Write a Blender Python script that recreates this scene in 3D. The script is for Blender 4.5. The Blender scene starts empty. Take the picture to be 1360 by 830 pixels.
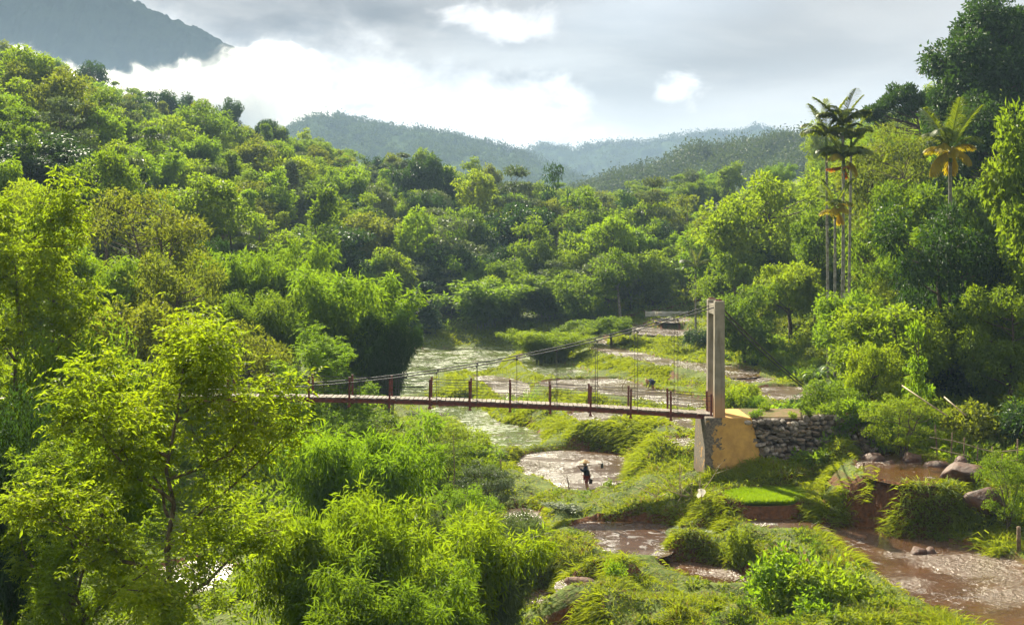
import bpy, bmesh, math, random
import numpy as np
from mathutils import Vector, Matrix, Quaternion

SC = bpy.context.scene
COL = SC.collection
FPX, HV, HC = 1642.0, 330.0, 14.0      # focal length in photo pixels, horizon row, camera height (m)

def at(u, v, Y):
    return ((u - 680.0) / FPX * Y, Y, HC - (v - HV) / FPX * Y)
def ux(u, Y):
    return (u - 680.0) / FPX * Y
def zv(v, Y):
    return HC - (v - HV) / FPX * Y

# ------------------------------------------------------------------ noise
def _hash(ix, iy, seed):
    h = (ix.astype(np.int64) * 374761393 + iy.astype(np.int64) * 668265263 + seed * 1442695041) & 0x7fffffff
    h = ((h ^ (h >> 13)) * 1274126177) & 0x7fffffff
    h = h ^ (h >> 16)
    return (h & 0xffff) / 65535.0
def vnoise(x, y, seed=0):
    x = np.asarray(x, float); y = np.asarray(y, float)
    ix = np.floor(x); iy = np.floor(y)
    fx = x - ix; fy = y - iy
    fx = fx * fx * (3 - 2 * fx); fy = fy * fy * (3 - 2 * fy)
    a = _hash(ix, iy, seed); b = _hash(ix + 1, iy, seed)
    c = _hash(ix, iy + 1, seed); d = _hash(ix + 1, iy + 1, seed)
    return (a * (1 - fx) + b * fx) * (1 - fy) + (c * (1 - fx) + d * fx) * fy
def fbm(x, y, seed=0, oct=4):
    s = 0; a = .5; t = 0
    for o in range(oct):
        s = s + a * vnoise(x * 2 ** o, y * 2 ** o, seed + o * 17); t += a; a *= .5
    return s / t - .5

# ------------------------------------------------------------------ mesh + objects
def mesh_np(name, V, F, mats=(), midx=None, smooth=False):
    """V (n,3); F list of int arrays (m,3) or (m,4)."""
    me = bpy.data.meshes.new(name)
    V = np.asarray(V, dtype=np.float32)
    if not isinstance(F, (list, tuple)):
        F = [F]
    F = [np.asarray(f, dtype=np.int32) for f in F if len(f)]
    me.vertices.add(len(V)); me.vertices.foreach_set('co', V.ravel())
    nl = sum(f.size for f in F); npoly = sum(len(f) for f in F)
    me.loops.add(nl); me.loops.foreach_set('vertex_index', np.concatenate([f.ravel() for f in F]))
    tot = np.concatenate([np.full(len(f), f.shape[1], np.int32) for f in F])
    st = np.concatenate([[0], np.cumsum(tot)[:-1]]).astype(np.int32)
    me.polygons.add(npoly)
    me.polygons.foreach_set('loop_start', st)
    for m in mats: me.materials.append(m)
    if midx is not None: me.polygons.foreach_set('material_index', np.asarray(midx, np.int32))
    me.update(calc_edges=True)
    me.validate()
    me.polygons.foreach_set('use_smooth', np.full(npoly, smooth, bool))
    return me
def obj(name, me, parent=None, loc=(0, 0, 0)):
    o = bpy.data.objects.new(name, me); COL.objects.link(o)
    o.location = loc
    if parent is not None: o.parent = parent
    return o
def empty(name, loc, rz=0.0, scale=(1, 1, 1)):
    o = bpy.data.objects.new(name, None); COL.objects.link(o)
    o.location = loc; o.rotation_euler = (0, 0, rz); o.scale = scale; o.empty_display_size = .2
    return o
def tag(o, label=None, cat=None, group=None, kind=None):
    if label: o['label'] = label
    if cat: o['category'] = cat
    if group: o['group'] = group
    if kind: o['kind'] = kind
    return o

class MB:
    """Collects boxes, tubes, quads into one mesh."""
    def __init__(s): s.V = []; s.Q = []; s.T = []; s.n = 0
    def add(s, V, Q=None, T=None):
        V = np.asarray(V, float)
        if Q is not None and len(Q): s.Q.append(np.asarray(Q, int) + s.n)
        if T is not None and len(T): s.T.append(np.asarray(T, int) + s.n)
        s.V.append(V); s.n += len(V)
        return s
    def box(s, c, d, rz=0.0, taper=1.0):
        x, y, z = d[0] / 2, d[1] / 2, d[2] / 2
        v = np.array([[-x, -y, -z], [x, -y, -z], [x, y, -z], [-x, y, -z], [-x * taper, -y * taper, z], [x * taper, -y * taper, z], [x * taper, y * taper, z], [-x * taper, y * taper, z]])
        if rz:
            cc, ss = math.cos(rz), math.sin(rz)
            v = np.stack([v[:, 0] * cc - v[:, 1] * ss, v[:, 0] * ss + v[:, 1] * cc, v[:, 2]], 1)
        v += np.array(c)
        return s.add(v, [[0, 3, 2, 1], [4, 5, 6, 7], [0, 1, 5, 4], [1, 2, 6, 5], [2, 3, 7, 6], [3, 0, 4, 7]])
    def tube(s, P, R, n=6, cap=True):
        P = np.asarray(P, float)
        R = np.full(len(P), R) if np.isscalar(R) else np.asarray(R, float)
        T = np.gradient(P, axis=0); T /= np.linalg.norm(T, axis=1)[:, None] + 1e-9
        ref = np.array([0, 0, 1.0]) if abs(T[:, 2]).mean() < .8 else np.array([1.0, 0, 0])
        A = np.cross(T, ref); A /= np.linalg.norm(A, axis=1)[:, None] + 1e-9
        B = np.cross(T, A)
        a = np.arange(n) * 2 * math.pi / n
        V = P[:, None, :] + R[:, None, None] * (np.cos(a)[None, :, None] * A[:, None, :] + np.sin(a)[None, :, None] * B[:, None, :])
        k = len(P)
        i = np.arange(k - 1)[:, None] * n; j = np.arange(n)[None, :]; j2 = (j + 1) % n
        Q = np.stack([i + j, i + j2, i + n + j2, i + n + j], -1).reshape(-1, 4)
        V = V.reshape(-1, 3)
        s.add(V, Q)
        if cap:
            base = s.n - len(V)
            c0 = len(V)
            s.add(np.array([P[0], P[-1]]))
            b0, b1 = s.n - 2, s.n - 1
            t = [[b0, base + (q + 1) % n, base + q] for q in range(n)] + [[b1, base + (k - 1) * n + q, base + (k - 1) * n + (q + 1) % n] for q in range(n)]
            s.T.append(np.array(t))
        return s
    def mesh(s, name, mat, smooth=False):
        F = []
        if s.Q: F.append(np.concatenate(s.Q))
        if s.T: F.append(np.concatenate(s.T))
        mats = mat if isinstance(mat, (list, tuple)) else [mat]
        return mesh_np(name, np.concatenate(s.V), F, mats, smooth=smooth)
    def build(s, name, mat, parent=None, loc=(0, 0, 0), smooth=False):
        return obj(name, s.mesh(name, mat, smooth), parent, loc)

def norm(a):
    return a / (np.linalg.norm(a, axis=-1, keepdims=True) + 1e-9)

def leaf_quads(P, D, N, L, W, fold=.15):
    """diamond leaves: P base, D direction, N rough normal, L,W arrays"""
    n = len(P)
    L = np.broadcast_to(np.asarray(L, float), (n,))[:, None]; W = np.broadcast_to(np.asarray(W, float), (n,))[:, None]
    D = norm(D); S = norm(np.cross(D, N)); Nn = np.cross(S, D)
    mid = P + D * L * .45
    V = np.stack([P, mid + S * W * .5 + Nn * W * fold, P + D * L - Nn * L * .12, mid - S * W * .5 + Nn * W * fold], 1).reshape(-1, 3)
    Q = np.arange(n * 4).reshape(-1, 4)
    return V, Q
# ------------------------------------------------------------------ materials
def new_mat(name):
    m = bpy.data.materials.new(name); m.use_nodes = True
    nt = m.node_tree; nt.nodes.clear()
    out = nt.nodes.new('ShaderNodeOutputMaterial')
    return m, nt, out
class NT:
    def __init__(s, nt): s.nt = nt
    def n(s, t, **kw):
        nd = s.nt.nodes.new(t)
        for k, v in kw.items():
            if k.startswith('i_'):
                nd.inputs[int(k[2:]) if k[2:].isdigit() else k[2:].replace('_', ' ')].default_value = v
            else: setattr(nd, k, v)
        return nd
    def l(s, a, b): s.nt.links.new(a, b)
    def val(s, x, sock):
        if hasattr(x, 'is_linked'): s.l(x, sock)
        else: sock.default_value = x
    def math(s, op, a, b=None, c=None, clamp=False):
        nd = s.n('ShaderNodeMath', operation=op, use_clamp=clamp)
        for q, x in enumerate((a, b, c)):
            if x is not None: s.val(x, nd.inputs[q])
        return nd.outputs[0]
    def mix(s, f, a, b, blend='MIX'):
        nd = s.n('ShaderNodeMix', data_type='RGBA', blend_type=blend)
        s.val(f, nd.inputs[0]); s.val(a, nd.inputs[6]); s.val(b, nd.inputs[7])
        return nd.outputs[2]
    def noise(s, vec, scale, detail=3, rough=.55, dist=0.0):
        nd = s.n('ShaderNodeTexNoise'); nd.inputs['Scale'].default_value = scale
        nd.inputs['Detail'].default_value = detail; nd.inputs['Roughness'].default_value = rough; nd.inputs['Distortion'].default_value = dist
        if vec is not None: s.l(vec, nd.inputs['Vector'])
        return nd.outputs[0]
    def ramp(s, f, a, b, c0=(0, 0, 0, 1), c1=(1, 1, 1, 1)):
        nd = s.n('ShaderNodeMapRange', interpolation_type='SMOOTHSTEP')
        s.l(f, nd.inputs[0]); nd.inputs[1].default_value = a; nd.inputs[2].default_value = b
        nd.inputs[3].default_value = 0; nd.inputs[4].default_value = 1
        return nd.outputs[0]
    def bump(s, h, strength, dist=.1):
        nd = s.n('ShaderNodeBump'); nd.inputs['Strength'].default_value = strength; nd.inputs['Distance'].default_value = dist
        s.l(h, nd.inputs['Height']); return nd.outputs[0]
def c4(c): return (c[0], c[1], c[2], 1.0)

def leaf_mat(name, base, young=None, trans=None, gloss=.6, spec=.13, tmix=.5, hue_var=.25):
    """leaf: reflecting + light passing through; colour varies per leaf, per plant and in patches"""
    m, nt, out = new_mat(name); g = NT(nt)
    young = young or (base[0] * 1.7, base[1] * 1.35, base[2] * .8)
    trans = trans or (base[0] * 1.6, base[1] * 1.55, base[2] * .5)
    geo = g.n('ShaderNodeNewGeometry'); oi = g.n('ShaderNodeObjectInfo'); tc = g.n('ShaderNodeTexCoord')
    patch = g.noise(tc.outputs['Object'], .35, 2)
    f = g.math('MULTIPLY_ADD', geo.outputs['Random Per Island'], .45, g.math('MULTIPLY_ADD', oi.outputs['Random'], hue_var * 2, g.math('MULTIPLY_ADD', patch, 1.1, -.75)), clamp=True)
    col = g.mix(f, c4(base), c4(young))
    vv = g.math('MULTIPLY_ADD', geo.outputs['Random Per Island'], .5, .75)
    hs = g.n('ShaderNodeHueSaturation'); g.l(col, hs.inputs['Color']); g.l(vv, hs.inputs['Value'])
    tcol = g.mix(f, c4(trans), (min(1, trans[0] * 1.5), min(1, trans[1] * 1.25), trans[2] * .7, 1))
    p = g.n('ShaderNodeBsdfPrincipled'); g.l(hs.outputs[0], p.inputs['Base Color'])
    p.inputs['Roughness'].default_value = gloss; p.inputs['Specular IOR Level'].default_value = spec
    t = g.n('ShaderNodeBsdfTranslucent'); g.l(tcol, t.inputs['Color'])
    mx = g.n('ShaderNodeMixShader'); mx.inputs[0].default_value = tmix
    g.l(p.outputs[0], mx.inputs[1]); g.l(t.outputs[0], mx.inputs[2]); g.l(mx.outputs[0], out.inputs['Surface'])
    return m

def simple_mat(name, c, c2=None, scale=4.0, rough=.8, spec=.3, bump=.3, bscale=None, bdist=.03, metal=0.0, detail=4, lo=.35, hi=.65):
    m, nt, out = new_mat(name); g = NT(nt)
    tc = g.n('ShaderNodeTexCoord'); p = g.n('ShaderNodeBsdfPrincipled')
    nz = g.noise(tc.outputs['Object'], scale, detail)
    col = g.mix(g.ramp(nz, lo, hi), c4(c), c4(c2 or (c[0] * .6, c[1] * .6, c[2] * .6)))
    g.l(col, p.inputs['Base Color'])
    p.inputs['Roughness'].default_value = rough; p.inputs['Specular IOR Level'].default_value = spec; p.inputs['Metallic'].default_value = metal
    if bump:
        b = g.noise(tc.outputs['Object'], bscale or scale * 3, 5)
        g.l(g.bump(b, bump, bdist), p.inputs['Normal'])
    g.l(p.outputs[0], out.inputs['Surface'])
    return m

def ground_mat():
    m, nt, out = new_mat('ground'); g = NT(nt)
    tc = g.n('ShaderNodeTexCoord'); geo = g.n('ShaderNodeNewGeometry'); p = g.n('ShaderNodeBsdfPrincipled')
    sep = g.n('ShaderNodeSeparateXYZ'); g.l(geo.outputs['True Normal'], sep.inputs[0])
    n1 = g.noise(tc.outputs['Object'], .6, 4); n2 = g.noise(tc.outputs['Object'], 5.0, 5); n3 = g.noise(tc.outputs['Object'], .12, 3)
    green = g.mix(g.ramp(n1, .35, .65), (.085, .12, .014, 1), (.045, .07, .012, 1))
    soil = g.mix(g.ramp(n2, .3, .7), (.125, .052, .020, 1), (.065, .028, .013, 1))
    n4 = g.noise(tc.outputs['Object'], 3.2, 6, .7)
    green = g.mix(g.ramp(n4, .52, .64), green, (.05, .036, .016, 1)); green = g.mix(g.ramp(n2, .45, .7), green, (.14, .15, .03, 1))
    steep = g.math('ADD', sep.outputs[2], g.math('MULTIPLY_ADD', n1, .55, -.27))
    f = g.ramp(steep, .62, .80)
    col = g.mix(f, soil, green)
    g.l(col, p.inputs['Base Color']); p.inputs['Roughness'].default_value = .95; p.inputs['Specular IOR Level'].default_value = .15
    g.l(g.bump(n2, .6, .25), p.inputs['Normal'])
    g.l(p.outputs[0], out.inputs['Surface'])
    return m

def water_mat(name, mudcol, watercol, cover=.5, green=0.0, clod=2.2, rip=1.0, rough=.2, sp=.6, msp=1.0, patch=.10):
    """flooded paddy: shiny shallow water between low wet clods of mud"""
    m, nt, out = new_mat(name); g = NT(nt)
    tc = g.n('ShaderNodeTexCoord')
    big = g.noise(tc.outputs['Object'], .35, 3); cl = g.noise(tc.outputs['Object'], clod, 5, .6, .6)
    fine = g.noise(tc.outputs['Object'], 9.0, 4)
    h = g.math('ADD', cl, g.math('MULTIPLY_ADD', big, .5, -.25))
    mask = g.ramp(h, cover - .03, cover + .05)         # 1 = clod
    w = g.n('ShaderNodeBsdfPrincipled')
    grn = g.ramp(g.noise(tc.outputs['Object'], .8, 4), .58 - green * .25, .68 - green * .25)
    wc = g.mix(g.math('MULTIPLY', grn, min(1, green * 1.2)), c4(watercol), (.085, .11, .02, 1))
    g.l(wc, w.inputs['Base Color']); g.l(g.math('MULTIPLY_ADD', g.ramp(g.noise(tc.outputs['Object'], .22, 4), .47, .60), patch, rough), w.inputs['Roughness']); w.inputs['Specular IOR Level'].default_value = sp
    rp = g.math('ADD', g.noise(tc.outputs['Object'], 3.2, 4, .65), g.math('MULTIPLY', fine, .45))
    bp = g.n('ShaderNodeBump'); bp.inputs['Distance'].default_value = .30; g.l(rp, bp.inputs['Height']); g.l(g.math('MULTIPLY_ADD', g.ramp(g.noise(tc.outputs['Object'], .30, 4, .6), .44, .58), .70 * rip, .35 * rip), bp.inputs['Strength']); g.l(bp.outputs[0], w.inputs['Normal'])
    d = g.n('ShaderNodeBsdfPrincipled')
    dc = g.mix(g.ramp(fine, .35, .65), c4(mudcol), (mudcol[0] * .55, mudcol[1] * .5, mudcol[2] * .5, 1))
    if green > 0: dc = g.mix(g.math('MULTIPLY', grn, green), dc, (.09, .13, .02, 1))
    g.l(dc, d.inputs['Base Color']); d.inputs['Roughness'].default_value = .43; d.inputs['Specular IOR Level'].default_value = msp
    g.l(g.bump(g.math('ADD', h, g.math('MULTIPLY', fine, .35)), 1.0, .35), d.inputs['Normal'])
    mx = g.n('ShaderNodeMixShader'); g.l(mask, mx.inputs[0]); g.l(w.outputs[0], mx.inputs[1]); g.l(d.outputs[0], mx.inputs[2])
    g.l(mx.outputs[0], out.inputs['Surface'])
    return m

def concrete_mat(name, c, stain, z0, z1):
    """weathered concrete with earth stain rising from its foot and dark water streaks"""
    m, nt, out = new_mat(name); g = NT(nt)
    tc = g.n('ShaderNodeTexCoord'); p = g.n('ShaderNodeBsdfPrincipled')
    sp = g.n('ShaderNodeSeparateXYZ'); g.l(tc.outputs['Object'], sp.inputs[0])
    n1 = g.noise(tc.outputs['Object'], 1.6, 5); n2 = g.noise(tc.outputs['Object'], 14, 4)
    mp = g.n('ShaderNodeMapping'); g.l(tc.outputs['Object'], mp.inputs[0]); mp.inputs['Scale'].default_value = (5, 5, .5)
    st = g.noise(mp.outputs[0], 1.0, 4)
    col = g.mix(g.ramp(n1, .3, .7), c4(c), (c[0] * .68, c[1] * .68, c[2] * .66, 1))
    col = g.mix(g.math('MULTIPLY', g.ramp(st, .52, .72), .6), col, (c[0] * .35, c[1] * .34, c[2] * .3, 1))
    mr = g.n('ShaderNodeMapRange'); g.l(g.math('MULTIPLY_ADD', n1, (z1 - z0) * .9, g.math('SUBTRACT', sp.outputs[2], (z1 - z0) * .45)), mr.inputs[0])
    mr.inputs[1].default_value = z0; mr.inputs[2].default_value = z1; mr.inputs[3].default_value = 1; mr.inputs[4].default_value = 0
    col = g.mix(g.math('MULTIPLY', mr.outputs[0], .85), col, c4(stain))
    g.l(col, p.inputs['Base Color']); p.inputs['Roughness'].default_value = .85; p.inputs['Specular IOR Level'].default_value = .25
    g.l(g.bump(n2, .35, .03), p.inputs['Normal'])
    g.l(p.outputs[0], out.inputs['Surface'])
    return m

M = {}
M['ground'] = ground_mat()
LEAF = {
    'bright': leaf_mat('leaf_bright', (.105, .165, .012), (.225, .220, .012), (.25, .36, .010)),
    'lime': leaf_mat('leaf_lime', (.092, .175, .012), (.175, .215, .014), (.22, .36, .010)),
    'mid': leaf_mat('leaf_mid', (.068, .128, .014), (.130, .175, .016), (.165, .26, .011)),
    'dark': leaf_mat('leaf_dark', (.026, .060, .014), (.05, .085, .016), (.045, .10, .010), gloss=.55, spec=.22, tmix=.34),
    'grey': leaf_mat('leaf_grey', (.095, .125, .055), (.14, .17, .075), (.11, .16, .035), gloss=.55, spec=.3, tmix=.34),
    'olive': leaf_mat('leaf_olive', (.090, .125, .018), (.15, .155, .022), (.18, .23, .013)),
    'bamboo': leaf_mat('leaf_bamboo', (.088, .165, .014), (.15, .20, .016), (.20, .33, .012)),
    'palm': leaf_mat('leaf_palm', (.065, .105, .012), (.13, .15, .014), (.20, .26, .01), gloss=.5, spec=.2),
    'palm_old': leaf_mat('leaf_palm_old', (.26, .22, .016), (.36, .27, .014), (.50, .42, .014), gloss=.5),
    'palm_dead': leaf_mat('leaf_palm_dead', (.24, .11, .018), (.34, .16, .02), (.42, .18, .014), gloss=.6),
    'banana': leaf_mat('leaf_banana', (.08, .15, .02), (.13, .19, .025), (.20, .32, .018), gloss=.5, spec=.2),
    'grass': leaf_mat('leaf_grass', (.105, .150, .012), (.195, .20, .014), (.27, .32, .010), gloss=.6, spec=.12, hue_var=0),
    'herb': leaf_mat('leaf_herb', (.095, .140, .012), (.17, .18, .014), (.22, .28, .010), hue_var=0),
    'rice': leaf_mat('leaf_rice', (.12, .20, .010), (.17, .22, .010), (.28, .42, .008), gloss=.5, spec=.2, hue_var=0),
    'straw': leaf_mat('leaf_straw', (.20, .13, .05), (.26, .17, .06), (.2, .13, .04), hue_var=0),
    'far': leaf_mat('leaf_far', (.035, .06, .016), (.06, .085, .02), (.06, .09, .012), tmix=.25, gloss=.9, spec=.0),
}
M['bark'] = simple_mat('bark', (.13, .095, .06), (.05, .038, .026), 6, .9, .2, .6)
M['bark_pale'] = simple_mat('bark_pale', (.30, .27, .21), (.14, .12, .09), 5, .85, .2, .5)
M['culm'] = simple_mat('bamboo_culm', (.16, .19, .05), (.10, .11, .03), 4, .5, .4, .2)
M['palm_trunk'] = simple_mat('palm_trunk', (.28, .27, .22), (.13, .12, .09), 5, .8, .2, .5)
M['crownshaft'] = simple_mat('crownshaft', (.12, .19, .04), (.08, .13, .03), 3, .45, .4, .1)
M['rock'] = simple_mat('rock', (.092, .040, .022), (.045, .022, .014), 2.2, .7, .35, .7, 5, .08)
M['rock_pale'] = simple_mat('rock_pale', (.17, .092, .06), (.09, .052, .035), 1.6, .8, .3, .7, 4, .08)
M['steel'] = simple_mat('rusty_steel', (.17, .034, .022), (.08, .022, .014), 7, .6, .4, .3, 30, .01)
M['cable'] = simple_mat('cable', (.05, .045, .042), (.03, .027, .025), 20, .55, .5, .3)
M['plank'] = simple_mat('planks', (.25, .21, .175), (.13, .105, .085), 3.5, .75, .15, .4, 18, .02)
M['timber'] = simple_mat('weathered_timber', (.22, .15, .09), (.11, .075, .05), 5, .85, .2, .5)
M['pole'] = simple_mat('pale_bamboo_pole', (.42, .33, .20), (.28, .2, .11), 5, .6, .3, .2)
M['pylon'] = concrete_mat('pylon_concrete', (.25, .215, .165), (.42, .20, .075), -.3, 1.6)
def abutment_mat():
    # ochre plaster over the corner, bare dark concrete where it fell off
    m, nt, out = new_mat('abutment_plaster'); g = NT(nt); tc = g.n('ShaderNodeTexCoord'); p = g.n('ShaderNodeBsdfPrincipled')
    sp = g.n('ShaderNodeSeparateXYZ'); g.l(tc.outputs['Object'], sp.inputs[0]); n1 = g.noise(tc.outputs['Object'], 1.9, 6, .65); n2 = g.noise(tc.outputs['Object'], 9, 5)
    f = g.math('ADD', g.math('ADD', sp.outputs[0], g.math('MULTIPLY', sp.outputs[2], -.18)), g.math('MULTIPLY_ADD', n1, 4.4, -2.2))
    bare = g.mix(g.ramp(n2, .35, .65), (.17, .135, .10, 1), (.08, .065, .05, 1)); pl = g.mix(g.ramp(n1, .3, .7), (.52, .30, .075, 1), (.36, .20, .06, 1))
    col = g.mix(g.ramp(f, .0, .25), bare, pl)
    col = g.mix(g.ramp(g.math('ADD', sp.outputs[2], g.math('MULTIPLY', n2, .8)), -1.9, -2.6), col, (.11, .075, .045, 1))
    g.l(col, p.inputs['Base Color']); p.inputs['Roughness'].default_value = .9; p.inputs['Specular IOR Level'].default_value = .2; g.l(g.bump(g.math('ADD', n2, g.ramp(f, .0, .25)), .4, .04), p.inputs['Normal'])
    g.l(p.outputs[0], out.inputs[0]); return m
M['abutment'] = abutment_mat()
M['mortar'] = simple_mat('mortar', (.13, .09, .06), (.08, .055, .04), 6, .9, .2, .6)
M['stone'] = simple_mat('wall_stone', (.30, .24, .19), (.15, .115, .09), .9, .8, .3, .6, 12, .03)
M['water_mud'] = water_mat('paddy_mud', (.048, .020, .008), (.066, .027, .006), .56, .0, rip=1.0, rough=.13, sp=1.0, patch=.14)
M['water_silver'] = water_mat('paddy_silver', (.048, .021, .008), (.062, .027, .007), .61, .0, rip=.85, rough=.19, sp=1.0)
M['water_brown'] = water_mat('stream_brown', (.062, .025, .008), (.078, .031, .006), .67, .0, rip=1.0, rough=.06, sp=.9, msp=.9, patch=.24)
M['water_green'] = water_mat('paddy_green', (.060, .042, .014), (.065, .048, .014), .55, .8, rip=.6, rough=.07, sp=.55, msp=.5, patch=.05)
M['cloth'] = simple_mat('navy_cloth', (.02, .024, .04), (.012, .014, .025), 8, .9, .2, .3)
M['cloth_red'] = simple_mat('dark_red_cloth', (.16, .02, .016), (.10, .014, .012), 8, .9, .2, .3)
M['cloth_blue'] = simple_mat('blue_cloth', (.05, .07, .13), (.03, .04, .08), 8, .9, .2, .3)
M['skin'] = simple_mat('skin', (.30, .16, .10), (.24, .12, .075), 8, .6, .3, .0)
M['hat'] = simple_mat('palm_leaf_hat', (.50, .31, .13), (.40, .24, .10), 10, .7, .3, .3)
M['bucket'] = simple_mat('black_plastic', (.018, .018, .02), (.012, .012, .014), 8, .5, .5, .0)
M['sheet'] = simple_mat('white_sheet', (.80, .77, .72), (.68, .63, .57), 2.0, .6, .3, .4, 4, .06)
M['roof_sheet'] = simple_mat('grey_roof', (.62, .58, .52), (.42, .37, .32), 2.0, .6, .3, .2)

def cloth_sheet(m, c):
    nt = m.node_tree; g = NT(nt); out = [n for n in nt.nodes if n.type == 'OUTPUT_MATERIAL'][0]; p = [n for n in nt.nodes if n.type == 'BSDF_PRINCIPLED'][0]
    t = g.n('ShaderNodeBsdfTranslucent'); t.inputs[0].default_value = c4(c); mx = g.n('ShaderNodeMixShader'); mx.inputs[0].default_value = .55
    g.l(p.outputs[0], mx.inputs[1]); g.l(t.outputs[0], mx.inputs[2]); g.l(mx.outputs[0], out.inputs[0])
cloth_sheet(M['sheet'], (.8, .76, .7))
# ------------------------------------------------------------------ terrain
# flooded fields: outline (photo pixel -> point on the water plane), water level z, material, label
PADDY = [
 ([(690,613),(702,604),(735,598),(797,598),(832,609),(836,626),(822,644),(800,652),(750,652),(729,636),(696,630)], 0.75, 'water_silver', 'silvery flooded paddy right behind the farmer'),
 ([(571,540),(640,540),(650,560),(698,567),(718,582),(712,594),(669,597),(634,585),(617,564),(582,557)], 0.9, 'water_green', 'brown paddy with young green shoots beneath the middle of the bridge'),
 ([(490,463),(690,460),(698,467),(664,478),(656,496),(628,498),(618,493),(580,493),(572,500),(570,524),(490,527)], 1.6, 'water_green', 'wide greenish field of many narrow strips at the forest foot'),
 ([(681,473),(738,466),(744,470),(738,481),(762,487),(787,497),(780,501),(740,502),(712,497),(698,486)], 2.5, 'water_green', 'small greenish terrace pool below the round bush'),
 ([(626,501),(655,499),(690,506),(702,513),(698,526),(680,530),(660,525),(652,513)], 2.0, 'water_silver', 'glittering pool between two grassy banks over the bridge deck'),
 ([(716,506),(800,503),(828,504),(850,513),(908,525),(934,532),(932,544),(905,543),(872,535),(838,530),(800,523),(755,518),(725,515)], 2.45, 'water_silver', 'long glittering terrace just above the bridge deck'),
 ([(755,453),(796,449),(806,454),(806,459),(822,463),(852,469),(872,475),(907,481),(935,483),(962,486),(1005,490),(1002,501),(960,501),(930,493),(898,488),(866,485),(842,477),(812,471),(792,467),(782,460)], 3.5, 'water_silver', 'narrow curving terrace of water behind the pylon'),
 ([(1008,514),(1057,513),(1092,520),(1063,534),(1021,531)], 3.3, 'water_silver', 'striped shining pool under the back stay cable'),
 ([(822,432),(849,430),(856,436),(925,438),(927,446),(860,445),(818,441)], 4.6, 'water_mud', 'thin terrace strip below the white sheet fence'),
 ([(864,423),(905,422),(916,428),(880,429)], 5.3, 'water_mud', 'highest thin terrace at the white sheet fence'),
 ([(750,547),(826,550),(828,559),(820,568),(798,568),(772,561)], 1.9, 'water_silver', 'bright pool seen under the deck near the pylon'),
 ([(870,553),(921,556),(923,573),(905,572),(884,563)], 2.6, 'water_silver', 'small bright pool left of the abutment, higher one'),
 ([(878,584),(920,579),(924,594),(889,593)], 2.4, 'water_silver', 'small bright pool left of the abutment, lower one'),
 ([(753,697),(820,691),(902,699),(880,720),(873,735),(840,739),(799,731),(796,712)], 1.0, 'water_mud', 'muddy pool below the red earth step in the middle'),
 ([(881,749),(938,745),(990,766),(972,780),(917,765)], 0.6, 'water_brown', 'brown pool under the big leafy bush'),
 ([(978,687),(1079,689),(1084,702),(1020,703)], 1.75, 'water_silver', 'bright strip of water below the rice seedbed'),
 ([(1087,702),(1154,699),(1182,713),(1254,718),(1362,752),(1440,786),(1440,860),(1360,866),(1290,826),(1224,795),(1176,766),(1150,745),(1108,722)], 1.6, 'water_brown', 'wide brown stream with white glints in the corner of the valley'),
 ([(1140,600),(1179,600),(1228,613),(1270,624),(1262,640),(1212,643),(1166,634),(1146,620)], 3.7, 'water_brown', 'brown upper pool among boulders'),
 ([(668,677),(706,674),(718,690),(714,714),(690,718),(673,702)], 0.3, 'water_silver', 'bright pool beside fallen branches'),
 ([(756,771),(803,772),(800,790),(766,793)], 0.8, 'water_mud', 'tiny muddy pool beside the pink boulder'),
 ([(698,786),(725,778),(740,795),(728,818),(700,816)], 0.1, 'water_brown', 'reddish wet channel at the edge of the bamboo thicket'),
 ([(160,766),(290,738),(304,766),(235,800),(180,804)], 0.2, 'water_silver', 'pale pool glimpsed below the branches of the big near tree'),
]
PADDY.insert(8, ([(968,503),(1003,500),(1030,505),(1008,510),(984,508)], 3.40, 'water_mud', 'muddy link between the curving terrace and the striped pool'))
PADDY.append(([(903,702),(944,701),(950,713),(906,714)], 1.25, 'water_green', 'small green-brown pool between two mounds under the seedbed'))
SEEDBED = ([(956,650),(1062,647),(1076,656),(1071,668),(963,668)], 2.45)

def chaikin(P, it=2):
    P = np.asarray(P, float)
    for _ in range(it):
        Q = np.roll(P, -1, 0)
        P = np.stack([P * .75 + Q * .25, P * .25 + Q * .75], 1).reshape(-1, 2)
    return P
def grow(P, d):
    """push an outline outwards by d so that the water reaches under its banks"""
    n = len(P); A = np.roll(P, 1, 0); B = np.roll(P, -1, 0)
    t = norm(B - A); nrm = np.stack([t[:, 1], -t[:, 0]], 1)
    area = .5 * np.sum(P[:, 0] * B[:, 1] - B[:, 0] * P[:, 1])
    return P + nrm * (d if area > 0 else -d)
def unproject(poly, z):
    out = []
    for u, v in poly:
        Y = (HC - z) * FPX / (v - HV); out.append((ux(u, Y), Y))
    return chaikin(out)
POLYS = [(grow(unproject(p, z), .35), z) for p, z, _m, _l in PADDY]
SEED_P = chaikin([(ux(u, (HC - 2.45) * FPX / (v - HV)), (HC - 2.45) * FPX / (v - HV)) for u, v in SEEDBED[0]], 1)
ALLP = POLYS + [(SEED_P, SEEDBED[1])]

def sdist(P, x, y):
    """signed distance to polygon (negative inside)"""
    d2 = np.full(x.shape, 1e18); inside = np.zeros(x.shape, bool)
    Q = np.roll(P, -1, 0)
    for (ax, ay), (bx, by) in zip(P, Q):
        ex, ey = bx - ax, by - ay
        L = ex * ex + ey * ey + 1e-12
        t = np.clip(((x - ax) * ex + (y - ay) * ey) / L, 0, 1)
        d2 = np.minimum(d2, (x - ax - t * ex) ** 2 + (y - ay - t * ey) ** 2)
        c = (ay > y) != (by > y)
        if abs(by - ay) > 1e-9:
            xi = ax + (y - ay) * ex / (by - ay)
            inside ^= c & (x < xi)
    d = np.sqrt(d2)
    return np.where(inside, -d, d)

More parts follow.
